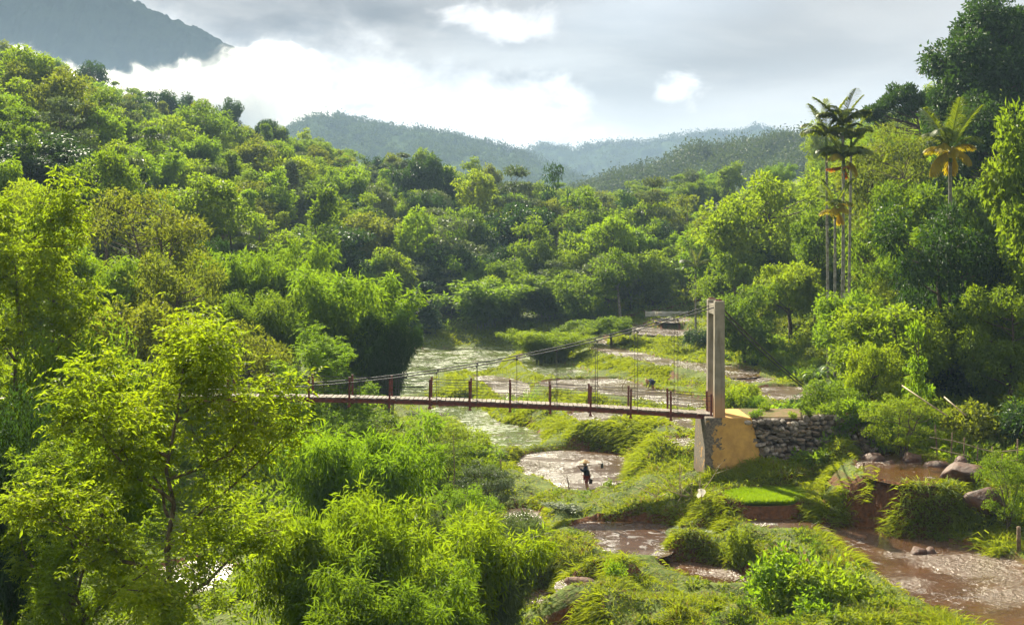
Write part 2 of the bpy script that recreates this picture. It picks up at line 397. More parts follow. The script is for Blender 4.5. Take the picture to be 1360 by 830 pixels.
CTRL = [(0,0,11.2),(-18,5,11.5),(18,5,11),(0,10,8),(0,18,5.2),(0,25,3.0),(0,32,1.4),(-12,20,7),(14,20,6.5),(-13,30,4.0),(16,30,3.2),(-28,35,6.5),(30,35,5.5),(-60,20,16),(60,20,12),(0,-40,16),(-60,-40,18),(60,-40,16),
 (4,41,.2),(12,40,1.9),(15,42,2.4),(-14,38,2.0),(-8,45,.8),(-20,50,3.0),(-12,60,1.2),(-4,60,.6),(-10,75,1.2),(-7,85,1.3),(-14,95,2),(-25,70,5.0),(-30,60,7),(-42,64,9.5),(-45,80,12),(-22,100,5),(-38,120,12),(-14,130,3),(-20,160,7),(-55,130,20),(-70,180,30),(-32,190,14),(-12,172,3.5),(0,176,4),(10,172,5),
 (-150,330,60),(-137,335,58),(-104,250,42),(-90,312,42),(-70,240,30),(-49,290,31),(-39,230,21),(-20,270,23),(-16,220,14),(3,262,16),(2,212,11),(26,250,12),(21,200,10.5),(18,172,8),(39,240,8),(30,180,9.5),(-200,350,70),(-200,200,60),(-120,120,40),(-100,60,24),(-160,20,40),
 (-150,450,30),(-50,420,18),(0,400,10),(60,400,8),(100,400,25),(0,600,14),(-300,600,40),(200,500,40),(0,900,16),(300,900,60),(-300,900,60),
 (24,140,6.6),(26,116,6.8),(29,104,8.4),(24.4,92,10.6),(26.9,85,11),(30,80,11.6),(34,78,12.2),(24.5,66,7.4),(21.5,62,6.2),(19,62,5.3),(17,66,5.5),(22.5,58,5.8),(20.9,53,4.6),(21,48,3.4),(40,116,16),(50,120,19),(38,150,16.5),(33,170,14),(70,160,30),(60,120,23),(55,90,19),(48,60,13),(45,45,9),(100,150,42),(85,220,40),(50,240,21),(150,300,60),
 (14,119,3.6),(20,122,4.2),(8,123,3.0),(15,135,4.1),(25,122,5.2),(18,112,3.9),(25,106,4.4),(28,98,5.4),(5,119,2.7),(10,113,3.0),(12,106,2.8),(17,104,3.3),(18,143,5.0),(14,157,4.5),(22,150,5.2),(18,160,4.8),(3,108,2.5),(8,101,2.7),(14,97,3.0),(19,92,3.6),(22,86,3.9),(12,84,2.4),(6,90,1.9),(-2,100,1.9),(-3,108,1.8),(2,95,1.6),(13,76,2.5),(9,78,1.6),(5,72,1.2),(10,70,1.9),
 (12.6,62,4.0),(15.2,63,4.0),(12.5,60,3.4),(16.5,57,3.9),(14.5,52,2.3)]
CT = np.array(CTRL, float)
def _rbf_fit():
    D = np.sqrt(((CT[:, None, :2] - CT[None, :, :2]) ** 2).sum(-1) + 36.0)
    A = D + np.eye(len(CT)) * -.0
    n = len(CT)
    K = np.zeros((n + 1, n + 1)); K[:n, :n] = A; K[n, :n] = 1; K[:n, n] = 1
    b = np.concatenate([CT[:, 2], [0]])
    return np.linalg.solve(K, b)
RW = _rbf_fit()
MOUNDS = [(740,52,2.0,1.5,1.15),(803,49.3,1.4,1.2,.95),(905,53.4,1.5,.9,1.0),(868,59.3,3.0,1.0,.7),(785,46,2.2,1.5,.8),(860,44.5,2.4,1.6,.7),(715,62,1.6,1.2,.5),(944,57.6,.5,1.4,.5),(1135,55,2.0,2.0,.6),
          (660,78,2.6,2.0,.8),(800,82,2.4,1.8,.9),(860,73,1.7,2.2,.9),(600,90,3,2,.8),(700,92,2.2,1.6,.7),(935,44,2.0,1.4,.6),(1290,47.5,2.4,1.6,.9),(1210,49,1.6,1.2,.8),(980,61.5,1.6,1.0,1.0),(1035,61.3,1.8,1.2,1.5),(1085,61.6,1.8,1.3,1.5),(945,61.6,1.2,.8,.8)]
def mounds(x, y):
    z = 0 * x
    for u, Y, rx, ry, h in MOUNDS:
        dx = (x - ux(u, Y)) / rx; dy = (y - Y) / ry
        r = np.sqrt(dx * dx + dy * dy) + fbm(x * .8, y * .8, 77, 3) * .55
        t = np.clip((1.12 - r) / .34, 0, 1); z = np.maximum(z, (.95 if Y < 50 else .68) * h * t * t * (3 - 2 * t))
    return z
def base_z(x, y):
    s = np.full(x.shape, RW[-1])
    for (cx, cy, _), w in zip(CT, RW[:-1]):
        s = s + w * np.sqrt((x - cx) ** 2 + (y - cy) ** 2 + 36.0)
    return s
def ground(x, y, detail=True):
    """ground height; also the signed distance to the nearest water outline"""
    x = np.atleast_1d(np.asarray(x, float)); y = np.atleast_1d(np.asarray(y, float))
    xs = np.clip(x, -320, 320); ys = np.clip(y, -60, 900)
    bz = base_z(xs, ys)
    near = np.exp(-np.maximum(0, (np.hypot(x, y - 70) - 60)) / 120)
    bz = bz + fbm(x * .06, y * .06, 3, 4) * 2.2 * (1 - near * .55)
    wsum = np.full(x.shape, 1.0 / 5.0 ** 1.6); z = bz * wsum
    dmin = np.full(x.shape, 1e9); zin = np.full(x.shape, np.nan); zl = np.full(x.shape, 0.)
    for pi, (P, zp) in enumerate(ALLP):
        lo = P.min(0) - 24; hi = P.max(0) + 24
        k = (x > lo[0]) & (x < hi[0]) & (y > lo[1]) & (y < hi[1])
        if not k.any(): continue
        d = sdist(P, x[k], y[k])
        wob = fbm(x[k] * .9, y[k] * .9, 11, 3) * .35
        d = d + wob
        dd = np.maximum(d, .02)
        w = 1.0 / dd ** 1.6
        wsum[k] += w; z[k] += w * (zp + .12)
        dk = dmin[k]; better = d < dk
        dk[better] = d[better]; dmin[k] = dk
        q = zl[k]; q[better] = zp; zl[k] = q
        ins = d < 0
        t = zin[k]; t[ins] = zp
        if pi == 2:                                   # low dikes between the strips of the wide field
            ph = (y[k] + fbm(x[k] * .12, y[k] * .12, 88, 2) * 5 + x[k] * .12) / 4.6; w_ = np.abs(ph - np.round(ph)); dk_ = ins & (w_ < .075 + .05 * vnoise(x[k] * .3, y[k] * .3, 89)); t[dk_] = zp + .22
            t[ins & (np.abs((x[k] + y[k] * .2) / 9 - np.round((x[k] + y[k] * .2) / 9)) < .035)] = zp + .20
        zin[k] = t
    z = z / wsum
    # hand-dug steps: flat benches and steep risers between the fields
    hs = .95; zq = z + fbm(x * .16, y * .16, 23, 3) * 1.5 * np.clip(dmin / 3, 0, 1)
    q = zq / hs; qn = np.floor(q); fr_ = np.clip((q - qn - .36) / .28, 0, 1); fr_ = fr_ * fr_ * (3 - 2 * fr_)
    zs = (qn + fr_) * hs + .15 * (q - qn)
    kq = np.clip((dmin - .6) / 1.2, 0, 1) * np.clip((26 - dmin) / 8, 0, 1) * np.clip((x + 9) / 8, 0, 1) * np.clip((118 - y) / 20, 0, 1) * .7
    z = z * (1 - kq) + zs * kq
    z = z + mounds(x, y) * np.clip(dmin / .5, 0, 1)
    ring = np.exp(-((dmin - .5) / .38) ** 2) * .13
    z = np.where(dmin < 40, z + np.where(dmin > 0, ring, 0), z)
    if detail:
        m = np.clip(dmin / .8, 0, 1) * np.exp(-np.maximum(0, np.hypot(x, y - 70) - 80) / 60)
        cr_ = np.abs(2 * vnoise(x * .85 + y * .30, y * .22 - x * .1, 19) - 1); cr2 = np.abs(2 * vnoise(x * 1.9 + y * .5, y * .4, 20) - 1)
        z = z - (.55 * (1 - cr_) ** 3 + .22 * (1 - cr2) ** 2 - .16) * np.clip((dmin - .35) / .7, 0, 1) * np.clip((9 - dmin) / 4, 0, 1) * (y > 36)
        z = z + (fbm(x * .45, y * .45, 5, 4) * 1.1 + fbm(x * 1.7, y * 1.7, 9, 3) * .55) * m * np.clip(dmin / 2.5, .25, 1)
    bed = np.where(np.isnan(zin), 0, zin) - .10 - .12 * np.clip(-dmin / .6, 0, 1)
    z = np.where(np.isnan(zin), np.where(dmin < 5, np.maximum(z, zl + .06 - np.maximum(0, dmin - .45) * .85), z), bed)
    return z, dmin
def gz(x, y):
    return float(ground([x], [y])[0][0])

def axis(segs):
    out = []
    for a, b, st in segs: out.append(np.arange(a, b, st))
    return np.concatenate(out + [[segs[-1][1]]])
gx = axis([(-2600,-400,220),(-400,-160,24),(-160,-60,5),(-60,-24,1.2),(-24,30,.26),(30,60,1.2),(60,160,5),(160,400,24),(400,2600,220)])
gy = axis([(-300,-40,30),(-40,20,4),(20,38,.8),(38,70,.24),(70,112,.34),(112,165,.8),(165,360,4),(360,700,20),(700,2700,160)])
GX, GY = np.meshgrid(gx, gy)
GZ, GD = ground(GX.ravel(), GY.ravel())
GZ = GZ.reshape(GX.shape); GD = GD.reshape(GX.shape)
_keep = GD < .22
for _ in range(3):
    B = GZ.copy()
    B[1:-1, 1:-1] = (GZ[1:-1, 1:-1] * 2 + GZ[:-2, 1:-1] + GZ[2:, 1:-1] + GZ[1:-1, :-2] + GZ[1:-1, 2:]) / 6
    far_ = np.hypot(GX, GY - 70) > 140
    GZ = np.where(_keep | far_, GZ, B)
def grid_lookup(x, y):
    """bilinear height, gradient and water distance from the ground sheet"""
    i = np.clip(np.searchsorted(gx, x) - 1, 0, len(gx) - 2); j = np.clip(np.searchsorted(gy, y) - 1, 0, len(gy) - 2)
    dx = gx[i + 1] - gx[i]; dy = gy[j + 1] - gy[j]
    fx = (x - gx[i]) / dx; fy = (y - gy[j]) / dy
    a, b, c, d = GZ[j, i], GZ[j, i + 1], GZ[j + 1, i], GZ[j + 1, i + 1]
    z = (a * (1 - fx) + b * fx) * (1 - fy) + (c * (1 - fx) + d * fx) * fy
    zx = ((b - a) * (1 - fy) + (d - c) * fy) / dx; zy = ((c - a) * (1 - fx) + (d - b) * fx) / dy
    D = GD[j, i] * (1 - fx) * (1 - fy) + GD[j, i + 1] * fx * (1 - fy) + GD[j + 1, i] * (1 - fx) * fy + GD[j + 1, i + 1] * fx * fy
    return z, zx, zy, D
def gz(x, y):
    return float(grid_lookup(np.array([float(x)]), np.array([float(y)]))[0][0])
def build_ground():
    ny, nx = GX.shape
    V = np.stack([GX, GY, GZ], -1).reshape(-1, 3)
    i = np.arange(ny - 1)[:, None] * nx; j = np.arange(nx - 1)[None, :]
    Q = np.stack([i + j, i + j + 1, i + nx + j + 1, i + nx + j], -1).reshape(-1, 4)
    o = obj('ground', mesh_np('ground', V, Q, [M['ground']], smooth=True))
    tag(o, 'earth valley floor and slopes under the vegetation', 'ground', kind='structure')
build_ground()
for (P, z), (_p, _z, mat, lab) in zip(POLYS, PADDY):
    G = grow(P, .35)
    bm = bmesh.new()
    f = bm.faces.new([bm.verts.new((x, y, z)) for x, y in G]); 
    if f.normal.z < 0: f.normal_flip()
    bmesh.ops.triangulate(bm, faces=bm.faces[:])
    me = bpy.data.meshes.new('paddy_water'); bm.to_mesh(me); bm.free(); me.materials.append(M[mat])
    o = obj('paddy_water', me); tag(o, lab, 'water', kind='structure')
# ------------------------------------------------------------------ plant prototypes (meshes, shared by copies)
def rdir(rng, n):
    v = rng.normal(size=(n, 3)); return norm(v)

def bent(p0, p1, rng, sag=.12, n=5):
    p0 = np.asarray(p0, float); p1 = np.asarray(p1, float)
    t = np.linspace(0, 1, n)[:, None]
    L = np.linalg.norm(p1 - p0)
    off = rng.normal(size=3) * L * sag; off[2] = abs(off[2]) * -.4
    return p0 + (p1 - p0) * t + off * (np.sin(math.pi * t)) + rng.normal(size=(n, 3)) * L * .015 * np.sin(math.pi * t)

def clump_leaves(rng, C, R, n, L, W, flat=.75, up=.7, droop=.25, shell=.45):
    """leaves through ellipsoidal clumps: C (k,3) centres, R (k,) radii, n leaves each"""
    k = len(C); idx = np.repeat(np.arange(k), n)
    d = rdir(rng, k * n)
    rad = (shell + (1 - shell) * rng.random(k * n)) ** .6
    lump = 1 + .28 * np.sin(d[:, 0] * 5 + idx * 1.7) * np.cos(d[:, 1] * 6 + idx * 2.3)
    off = d * (R[idx] * rad * lump)[:, None]; off[:, 2] *= flat
    P = C[idx] + off
    tang = norm(d + rng.normal(size=d.shape) * .75 + np.array([0, 0, -droop]))
    N = norm(d * .5 + np.array([0, 0, up]) + rng.normal(size=d.shape) * .45)
    s = .65 + .7 * rng.random(k * n)
    return leaf_quads(P, tang, N, L * s, W * s)

def crown_clumps(rng, shape, H, cb, R, k):
    """clump centres for a crown between heights cb and H, radius R"""
    if shape == 'tiered':
        C = []; nt = max(4, int((H - cb) / 1.35))
        for i in range(nt):
            t = i / (nt - 1); z = cb + (H - cb) * t
            rr = R * (1.0 - .72 * t ** 1.3) * (.8 + .3 * rng.random())
            m = max(3, int(k / nt * (1.25 - .8 * t)))
            a0 = rng.random() * 6.28
            for j in range(m):
                a = a0 + j * 6.283 / m + rng.normal() * .25; q = rr * (.35 + .65 * math.sqrt(rng.random()))
                C.append((q * math.cos(a), q * math.sin(a), z + rng.normal() * .12 + .10 * q))
        return np.array(C)
    d = rdir(rng, k); lob = rng.normal(size=(4, 3))
    m = np.ones(k)
    for l in lob: m += .5 * np.maximum(0, (d @ norm(l)) - .35) - .16 * np.maximum(0, -(d @ norm(l)) - .4)
    if shape == 'umbrella':
        a = rng.random(k) * 6.283; q = R * np.sqrt(rng.random(k))
        z = H - (H - cb) * (.25 + .6 * (q / R) ** 2) + rng.normal(size=k) * .25
        return np.stack([q * np.cos(a), q * np.sin(a), z], 1)
    rad = (.45 + .55 * rng.random(k) ** .6) * m
    zc, zr = (cb + H) / 2, (H - cb) / 2
    C = d * rad[:, None] * np.array([R, R, zr]); 
    if shape == 'cone':
        C[:, 2] = (rng.random(k) ** 1.3 * 2 - 1) * zr
        w = (1 - (C[:, 2] / zr + 1) / 2) ** .8 * .95 + .12
        a = rng.random(k) * 6.283; q = R * w * (.5 + .5 * rng.random(k))
        C[:, 0] = q * np.cos(a); C[:, 1] = q * np.sin(a)
    if shape == 'dome': C[:, 2] = np.where(C[:, 2] < -zr * .4, -zr * .4 + rng.random(k) * zr * .4, C[:, 2])
    C[:, 2] += zc
    C[:, :2] += (rng.normal(size=2) * R * .10)
    return C

def tree_meshes(seed, shape='round', H=11., cb=3., R=4., k=46, cr=1.15, nl=110, L=.45, W=.22, mat='mid', tr=.20, flat=.72, droop=.25, limb=.5, multi=1, sides=6, bark='bark', up=.7, shell=.45):
    rng = np.random.default_rng(seed)
    C = crown_clumps(rng, shape, H - cr * flat, cb + cr * .4, R - cr * .5, k)
    Rr = cr * (.7 + .6 * rng.random(len(C)))
    V, Q = clump_leaves(rng, C, Rr, nl, L, W, flat, up, droop, shell)
    crown = mesh_np('crown', V, Q, [LEAF[mat]])
    mb = MB()
    for s in range(multi):
        lean = rng.normal(size=2) * (.05 if multi == 1 else .16) * H
        b0 = np.array([rng.normal() * .15, rng.normal() * .15, 0]) * (multi > 1)
        top = np.array([lean[0], lean[1], cb + (H - cb) * .78])
        path = bent(b0 + [0, 0, -.5], top, rng, .05, 8)
        r0 = tr / math.sqrt(multi)
        mb.tube(path, np.linspace(r0 * 1.15, r0 * .22, 8), sides)
        sel = [c for c in range(len(C)) if c % multi == s and rng.random() < limb]
        for c in sel:
            t = np.clip((C[c, 2] - .35 * np.linalg.norm(C[c, :2]) - 0) / top[2], .28, .97)
            p = b0 + (path[-1] - b0) * t
            i = t * 7; a = int(i); f = i - a
            p = path[a] * (1 - f) + path[min(7, a + 1)] * f
            ln = np.linalg.norm(C[c] - p)
            mb.tube(bent(p, C[c], rng, .10, 5), np.linspace(max(.025, r0 * .42 * (1 - t * .6)), .018, 5), max(4, sides - 2), cap=False)
    trunk = mb.mesh('trunk', M[bark], smooth=True)
    return crown, trunk

def bamboo_meshes(seed, H=10., n=20, spread=3.2, L=.55, W=.13, per=150, mat='bamboo', cr=.62, step=8):
    """clump of arching culms with feathery leaf plumes along the upper two thirds"""
    rng = np.random.default_rng(seed); mb = MB(); C = []; R = []
    for i in range(n):
        a = i * 2.399 + rng.normal() * .3; b = np.array([math.cos(a), math.sin(a), 0]) * (.15 + .7 * math.sqrt(i / n))
        h = H * (.68 + .36 * rng.random()); out = spread * (.25 + .85 * rng.random())
        t = np.linspace(0, 1, 14)
        z = h * (1.12 * t - .22 * t ** 4 - .02); r = out * t ** 2.4
        jit = rng.normal(size=2) * .3
        P = np.stack([b[0] + math.cos(a) * r + jit[0] * t, b[1] + math.sin(a) * r + jit[1] * t, z - .3], 1)
        mb.tube(P, np.linspace(.055, .012, 14), 5, cap=False)
        lo = .30 + .12 * rng.random()
        for q in np.linspace(lo, 1.0, step):
            f = q * 13; j = min(12, int(f)); p = P[j] + (P[j + 1] - P[j]) * (f - j)
            w = cr * (.55 + 1.0 * math.sin(math.pi * min(1, (q - lo) / (1 - lo) * .8 + .14)))
            C.append(p + rng.normal(size=3) * .18); R.append(w * (.8 + .4 * rng.random()))
    V, Q = clump_leaves(rng, np.array(C), np.array(R), per, L, W, .95, .5, .75, .2)
    return mesh_np('foliage', V, Q, [LEAF[mat]]), mb.mesh('culms', M['culm'], smooth=True)

def bush_meshes(seed, R=1.2, H=1.6, k=16, cr=.45, nl=120, L=.22, W=.11, mat='bright', flat=.8, droop=.2):
    rng = np.random.default_rng(seed)
    a = rng.random(k) * 6.283; q = (R - cr * .5) * np.sqrt(rng.random(k))
    zt = H * (1 - .55 * (q / R) ** 2) * (.45 + .55 * rng.random(k)) - cr * .4
    C = np.stack([q * np.cos(a), q * np.sin(a), np.maximum(zt, cr * .35)], 1)
    V, Q = clump_leaves(rng, C, cr * (.7 + .6 * rng.random(k)), nl, L, W, flat, .7, droop, .3)
    mb = MB()
    for c in C[::2]:
        mb.tube(bent((c[0] * .2, c[1] * .2, -.25), c, rng, .1, 4), [.03, .025, .018, .01], 4, cap=False)
    return mesh_np('foliage', V, Q, [LEAF[mat]]), mb.mesh('stems', M['bark'])

def fine_tree_meshes(seed, H=8., R=3.9, cb=2.2, trunk_r=.15, ntwig=1500, leaflets=9, L=.17, W=.07, mat='bright', lean=(0, 0), limbs=11, fork=.45):
    """near tree: real limbs and twigs, pinnate leaves on the twig ends"""
    rng = np.random.default_rng(seed); mb = MB(); tips = []
    zt = H * .86
    path = bent((0, 0, -.6), (lean[0], lean[1], zt), rng, .05, 10)
    mb.tube(path, np.linspace(trunk_r, trunk_r * .16, 10), 8)
    for i in range(limbs):
        t = fork * .62 + (1 - fork * .62) * (i + .3 * rng.random()) / limbs; t = min(t, .97)
        f = t * 9; a = int(f); p = path[a] + (path[min(9, a + 1)] - path[a]) * (f - a)
        ang = i * 2.4 + rng.normal() * .3
        rr = R * (1.02 - .75 * max(0, (t - .35) / .65) ** 1.6) * (.75 + .3 * rng.random())
        e = p + np.array([math.cos(ang) * rr, math.sin(ang) * rr, rr * (.30 + .55 * t) * (.7 + .5 * rng.random())]); e[2] = min(e[2], H - .3)
        lp = bent(p, e, rng, .10, 8); r0 = trunk_r * (.58 - .38 * t)
        mb.tube(lp, np.linspace(r0, .018, 8), 6, cap=False)
        for j in range(9):
            u = .22 + .78 * j / 8; f = u * 7; a = min(6, int(f)); q = lp[a] + (lp[a + 1] - lp[a]) * (f - a)
            dl = norm((lp[-1] - lp[0])[None])[0]
            d2 = norm((dl * .7 + rng.normal(size=3) * .75 + [0, 0, .22])[None])[0]
            ln = R * .36 * (1.15 - .45 * u) * (.6 + .7 * rng.random())
            sp = bent(q, q + d2 * ln, rng, .10, 5)
            mb.tube(sp, np.linspace(max(.012, r0 * .3), .008, 5), 4, cap=False)
            for s in np.linspace(.3, 1, 5):
                f = s * 4; a = min(3, int(f)); tips.append(sp[a] + (sp[a + 1] - sp[a]) * (f - a))
    tips = np.array(tips)
    ti = rng.integers(0, len(tips), ntwig)
    base = tips[ti] + rng.normal(size=(ntwig, 3)) * np.array([.22, .22, .16])
    axis_ = norm(rdir(rng, ntwig) * [1, 1, .35] + [0, 0, .12]); tl = .34 + .26 * rng.random(ntwig)
    # each twig leaf: leaflets in pairs along a drooping axis
    sgn = np.tile(np.array([1, -1]), (leaflets + 1) // 2)[:leaflets]; fr = np.linspace(.12, 1, leaflets)
    P = base[:, None] + axis_[:, None] * (tl[:, None] * fr)[..., None] + np.array([0, 0, -1.]) * (tl[:, None] * fr ** 2 * .18)[..., None]
    side = norm(np.cross(axis_, [0, 0, 1.0]))
    D = side[:, None] * sgn[None, :, None] * (1.0 - .8 * (fr > .95))[None, :, None] + axis_[:, None] * .55 + np.array([0, 0, -.14]) + rng.normal(size=P.shape) * .16
    N = np.array([0, 0, 1.0]) + rng.normal(size=P.shape) * .32
    sc = (.75 + .5 * rng.random(P.shape[:2])).ravel()
    V, Q = leaf_quads(P.reshape(-1, 3), D.reshape(-1, 3), N.reshape(-1, 3), L * sc, W * sc)
    return mesh_np('crown', V, Q, [LEAF[mat]]), mb.mesh('trunk', M['bark'], smooth=True)

def frond_mesh(seed, L=2.3, n=34, ll=.75, lw=.075, arch=1.0, mat='palm', rise=.9, hang=.35):
    """one feather palm frond growing along +x from the origin"""
    rng = np.random.default_rng(seed); t = np.linspace(0, 1, n)
    x = L * (t * .92 - .12 * t ** 3 * arch); z = L * (rise * t - (rise + .35) * .62 * arch * t ** 2)
    mb = MB(); rach = np.stack([x, np.zeros(n), z], 1); mb.tube(rach, np.linspace(.035, .008, n), 4, cap=False)
    T = norm(np.gradient(rach, axis=0)); vs = []; qs = []; m = 0
    for sg in (1, -1):
        k = slice(4, n); P = rach[k]; q = t[k]
        D = T[k] * .75 + np.array([0, sg, 0]) * .85 + np.array([0, 0, -hang]) + rng.normal(size=P.shape) * .07
        N = np.array([0, -sg * .3, 1.0]) + 0 * P
        ln = ll * (np.sin(math.pi * np.clip(q * .86 + .1, 0, 1)) ** .6) * (.9 + .2 * rng.random(len(q)))
        # two segments so that the leaflet tip droops
        D = norm(D); S = norm(np.cross(D, N)); mid = P + D * ln[:, None] * .55; tip = mid + norm(D + [0, 0, -.55]) * ln[:, None] * .5
        w = lw
        V = np.stack([P - S * w * .4, P + S * w * .4, mid + S * w * .5, mid - S * w * .5, tip + S * w * .06, tip - S * w * .06], 1).reshape(-1, 3)
        b = np.arange(len(P))[:, None] * 6
        Q = np.concatenate([b + [0, 1, 2, 3], b + [3, 2, 4, 5]])
        mb.add(V, Q)
    return mb.mesh('frond', LEAF[mat])

def banana_leaf_mesh(seed, L=2.0, W=.52, arch=.9, mat='banana'):
    rng = np.random.default_rng(seed); n = 16; t = np.linspace(0, 1, n)
    st = .16
    x = L * (t * .8 - .08 * t ** 3); z = L * (1.0 * t - (1.0 * arch) * t ** 2.1)
    c = np.stack([x, 0 * t, z], 1)
    w = np.where(t < st, .02, W * .5 * np.sin(math.pi * np.clip((t - st) / (1 - st) * .93 + .07, 0, 1)) ** .55)
    V = []; Q = []
    ri = 1 + rng.normal(size=n) * .06
    for i in range(n):
        sag = w[i] * .35
        V += [c[i] + [0, w[i] * ri[i], -sag * .2 + w[i] * .25], c[i], c[i] + [0, -w[i] * ri[-i], -sag * .2 + w[i] * .25]]
    for i in range(n - 1):
        for j in range(2): Q.append([i * 3 + j, i * 3 + j + 1, i * 3 + 3 + j + 1, i * 3 + 3 + j])
    mb = MB(); mb.add(np.array(V), Q); mb.tube(c, np.linspace(.03, .006, n), 4, cap=False)
    return mb.mesh('leaf', LEAF[mat])
# ------------------------------------------------------------------ plant library: key -> list of (meshes..., H, R)
PL = {}
def lib(key, meshes, H, R, parts): PL.setdefault(key, []).append((meshes, H, R, parts))
CT2 = ('crown', 'trunk'); BP = ('foliage', 'culms'); SP = ('foliage', 'stems')
for s in range(4):
    lib('far_round', tree_meshes(100 + s, 'dome' if s % 2 else 'round', 10, 1.6, 4.4, 50, 1.25, 120, .50, .25, 'mid'), 10, 4.4, CT2)
for s in range(3):
    lib('far_tall', tree_meshes(120 + s, 'round', 13, 3.5, 3.0, 44, 1.05, 115, .48, .24, 'mid'), 13, 3.0, CT2)
for s in range(3):
    lib('far_tier', tree_meshes(140 + s, 'tiered', 11, 2.6, 4.3, 52, 1.0, 90, .48, .22, 'grey', flat=.26, droop=.15, limb=.8, tr=.16), 11, 4.3, CT2)
for s in range(3):
    lib('far_bamboo', bamboo_meshes(160 + s, 11, 16, 3.4, .60, .18, 62, cr=.8, step=8), 11, 3.9, BP)
for s in range(2):
    lib('far_cone', tree_meshes(180 + s, 'cone', 12, 1.0, 2.8, 52, .9, 100, .44, .22, 'dark'), 12, 2.8, CT2)
for s in range(2):
    lib('far_airy', tree_meshes(190 + s, 'umbrella', 12, 6, 4.6, 34, .95, 85, .46, .2, 'mid', flat=.5, limb=.95, tr=.2), 12, 4.6, CT2)
for s in range(2):
    lib('far_emergent', tree_meshes(196 + s, 'round', 13.5, 6.0, 3.6, 40, 1.1, 110, .5, .25, 'mid', limb=.9, tr=.26, bark='bark_pale'), 13.5, 3.6, CT2)
for s in range(3):
    lib('mid_round', tree_meshes(200 + s, 'dome' if s % 2 else 'round', 8, 1.4, 3.4, 60, .85, 230, .27, .13, 'mid'), 8, 3.4, CT2)
for s in range(2):
    lib('mid_tall', tree_meshes(220 + s, 'round', 11, 2.5, 3.0, 60, .85, 210, .28, .14, 'mid', limb=.7), 11, 3.0, CT2)
for s in range(2):
    lib('mid_airy', tree_meshes(240 + s, 'round', 9, 2.2, 3.8, 60, .7, 150, .24, .10, 'olive', limb=.95, multi=3, tr=.2), 9, 3.8, CT2)
for s in range(2):
    lib('mid_tier', tree_meshes(260 + s, 'tiered', 8, 1.6, 3.6, 60, .75, 170, .28, .12, 'grey', flat=.28, droop=.2, limb=.9), 8, 3.6, CT2)
for s in range(3):
    lib('mid_bamboo', bamboo_meshes(280 + s, 9, 24, 3.2, .40, .085, 100, cr=.66, step=10), 9, 3.7, BP)
lib('mid_umbrella', tree_meshes(300, 'umbrella', 12, 8.6, 3.6, 50, .62, 170, .28, .12, 'dark', flat=.45, limb=.45, tr=.2), 12, 3.6, CT2)
lib('big_dark', tree_meshes(310, 'round', 20, 3, 7.6, 170, 1.6, 330, .42, .22, 'dark', flat=.7, limb=.6, tr=.5), 20, 7.6, CT2)
for s in range(3):
    lib('fine_tree', fine_tree_meshes(320 + s * 3, 8.6, 3.9, ntwig=4200, lean=[(.5, .2), (-.3, 0), (.2, -.2)][s]), 8.6, 3.9, CT2)
for s in range(2):
    lib('near_bamboo', bamboo_meshes(340 + s, 5, 30, 2.3, .27, .048, 150, cr=.5, step=8), 5, 2.6, BP)
for s in range(2):
    lib('near_drape', tree_meshes(350 + s, 'dome', 6, .4, 3.0, 80, .75, 330, .17, .075, 'mid', droop=.7), 6, 3.0, CT2)
for s in range(3):
    lib('bush', bush_meshes(400 + s, 1.4, 1.6, 22, .48, 120, .19, .095, 'bright'), 1.6, 1.4, SP)
for s in range(2):
    lib('fine_bush', bush_meshes(410 + s, 1.4, 1.7, 26, .42, 200, .13, .055, 'bright', droop=.5), 1.7, 1.4, SP)
for s in range(2):
    lib('herb', bush_meshes(420 + s, .7, .8, 9, .26, 60, .15, .07, 'herb'), .8, .7, SP)
lib('sapling', tree_meshes(430, 'tiered', 2.6, .5, .9, 26, .26, 80, .16, .07, 'lime', flat=.35, limb=1.0, tr=.04), 2.6, .9, CT2)
fr = [frond_mesh(500 + s, 2.3 + .2 * s, 40, .95, .12, .85, rise=1.05) for s in range(3)]
fr_up = [frond_mesh(506 + s, 2.4, 38, .85, .12, .40, rise=1.5, hang=.05) for s in range(2)]
fr_old = [frond_mesh(510 + s, 2.2, 36, .85, .11, 1.25, 'palm_old', rise=.35, hang=.9) for s in range(2)]
fr_dead = [frond_mesh(516, 1.7, 30, .5, .08, 1.2, 'palm_dead', rise=-.5, hang=.9)]
bl = [banana_leaf_mesh(520 + s, 2.1 + .2 * s, .55, .75 + .2 * s) for s in range(3)]

PR = random.Random(77)
def plant(key, name, cat, label, u=None, vtop=None, Y=None, w=None, mat=None, group=None, xy=None, h=None, r=None, var=None, rot=None, sink=.0):
    """stand one plant: from the photo (u, vtop at distance Y, width w in photo pixels) or at xy with height h and radius r"""
    meshes, H0, R0, parts = PL[key][(var if var is not None else PR.randrange(99)) % len(PL[key])]
    x, y = xy if xy else (ux(u, Y), Y)
    z = gz(x, y)
    if h is None: h = zv(vtop, y) - z
    if key == 'bush' and h > 2.4: key = 'mid_round'
    if key == 'fine_bush' and h > 2.6: key = 'mid_airy'
    meshes, H0, R0, parts = PL[key][(var if var is not None else PR.randrange(99)) % len(PL[key])]
    h = max(h, .25)
    if r is None: r = (w * y / FPX / 2) if w else R0 * h / H0
    e = empty(name, (x, y, z - sink), PR.random() * 6.28 if rot is None else rot, (r / R0, r / R0, h / H0))
    tag(e, label, cat, group)
    for me, pn in zip(meshes, parts):
        c = obj(pn, me, e)
        if mat and pn in ('crown', 'foliage'):
            c.material_slots[0].link = 'OBJECT'; c.material_slots[0].material = LEAF[mat]
    return e

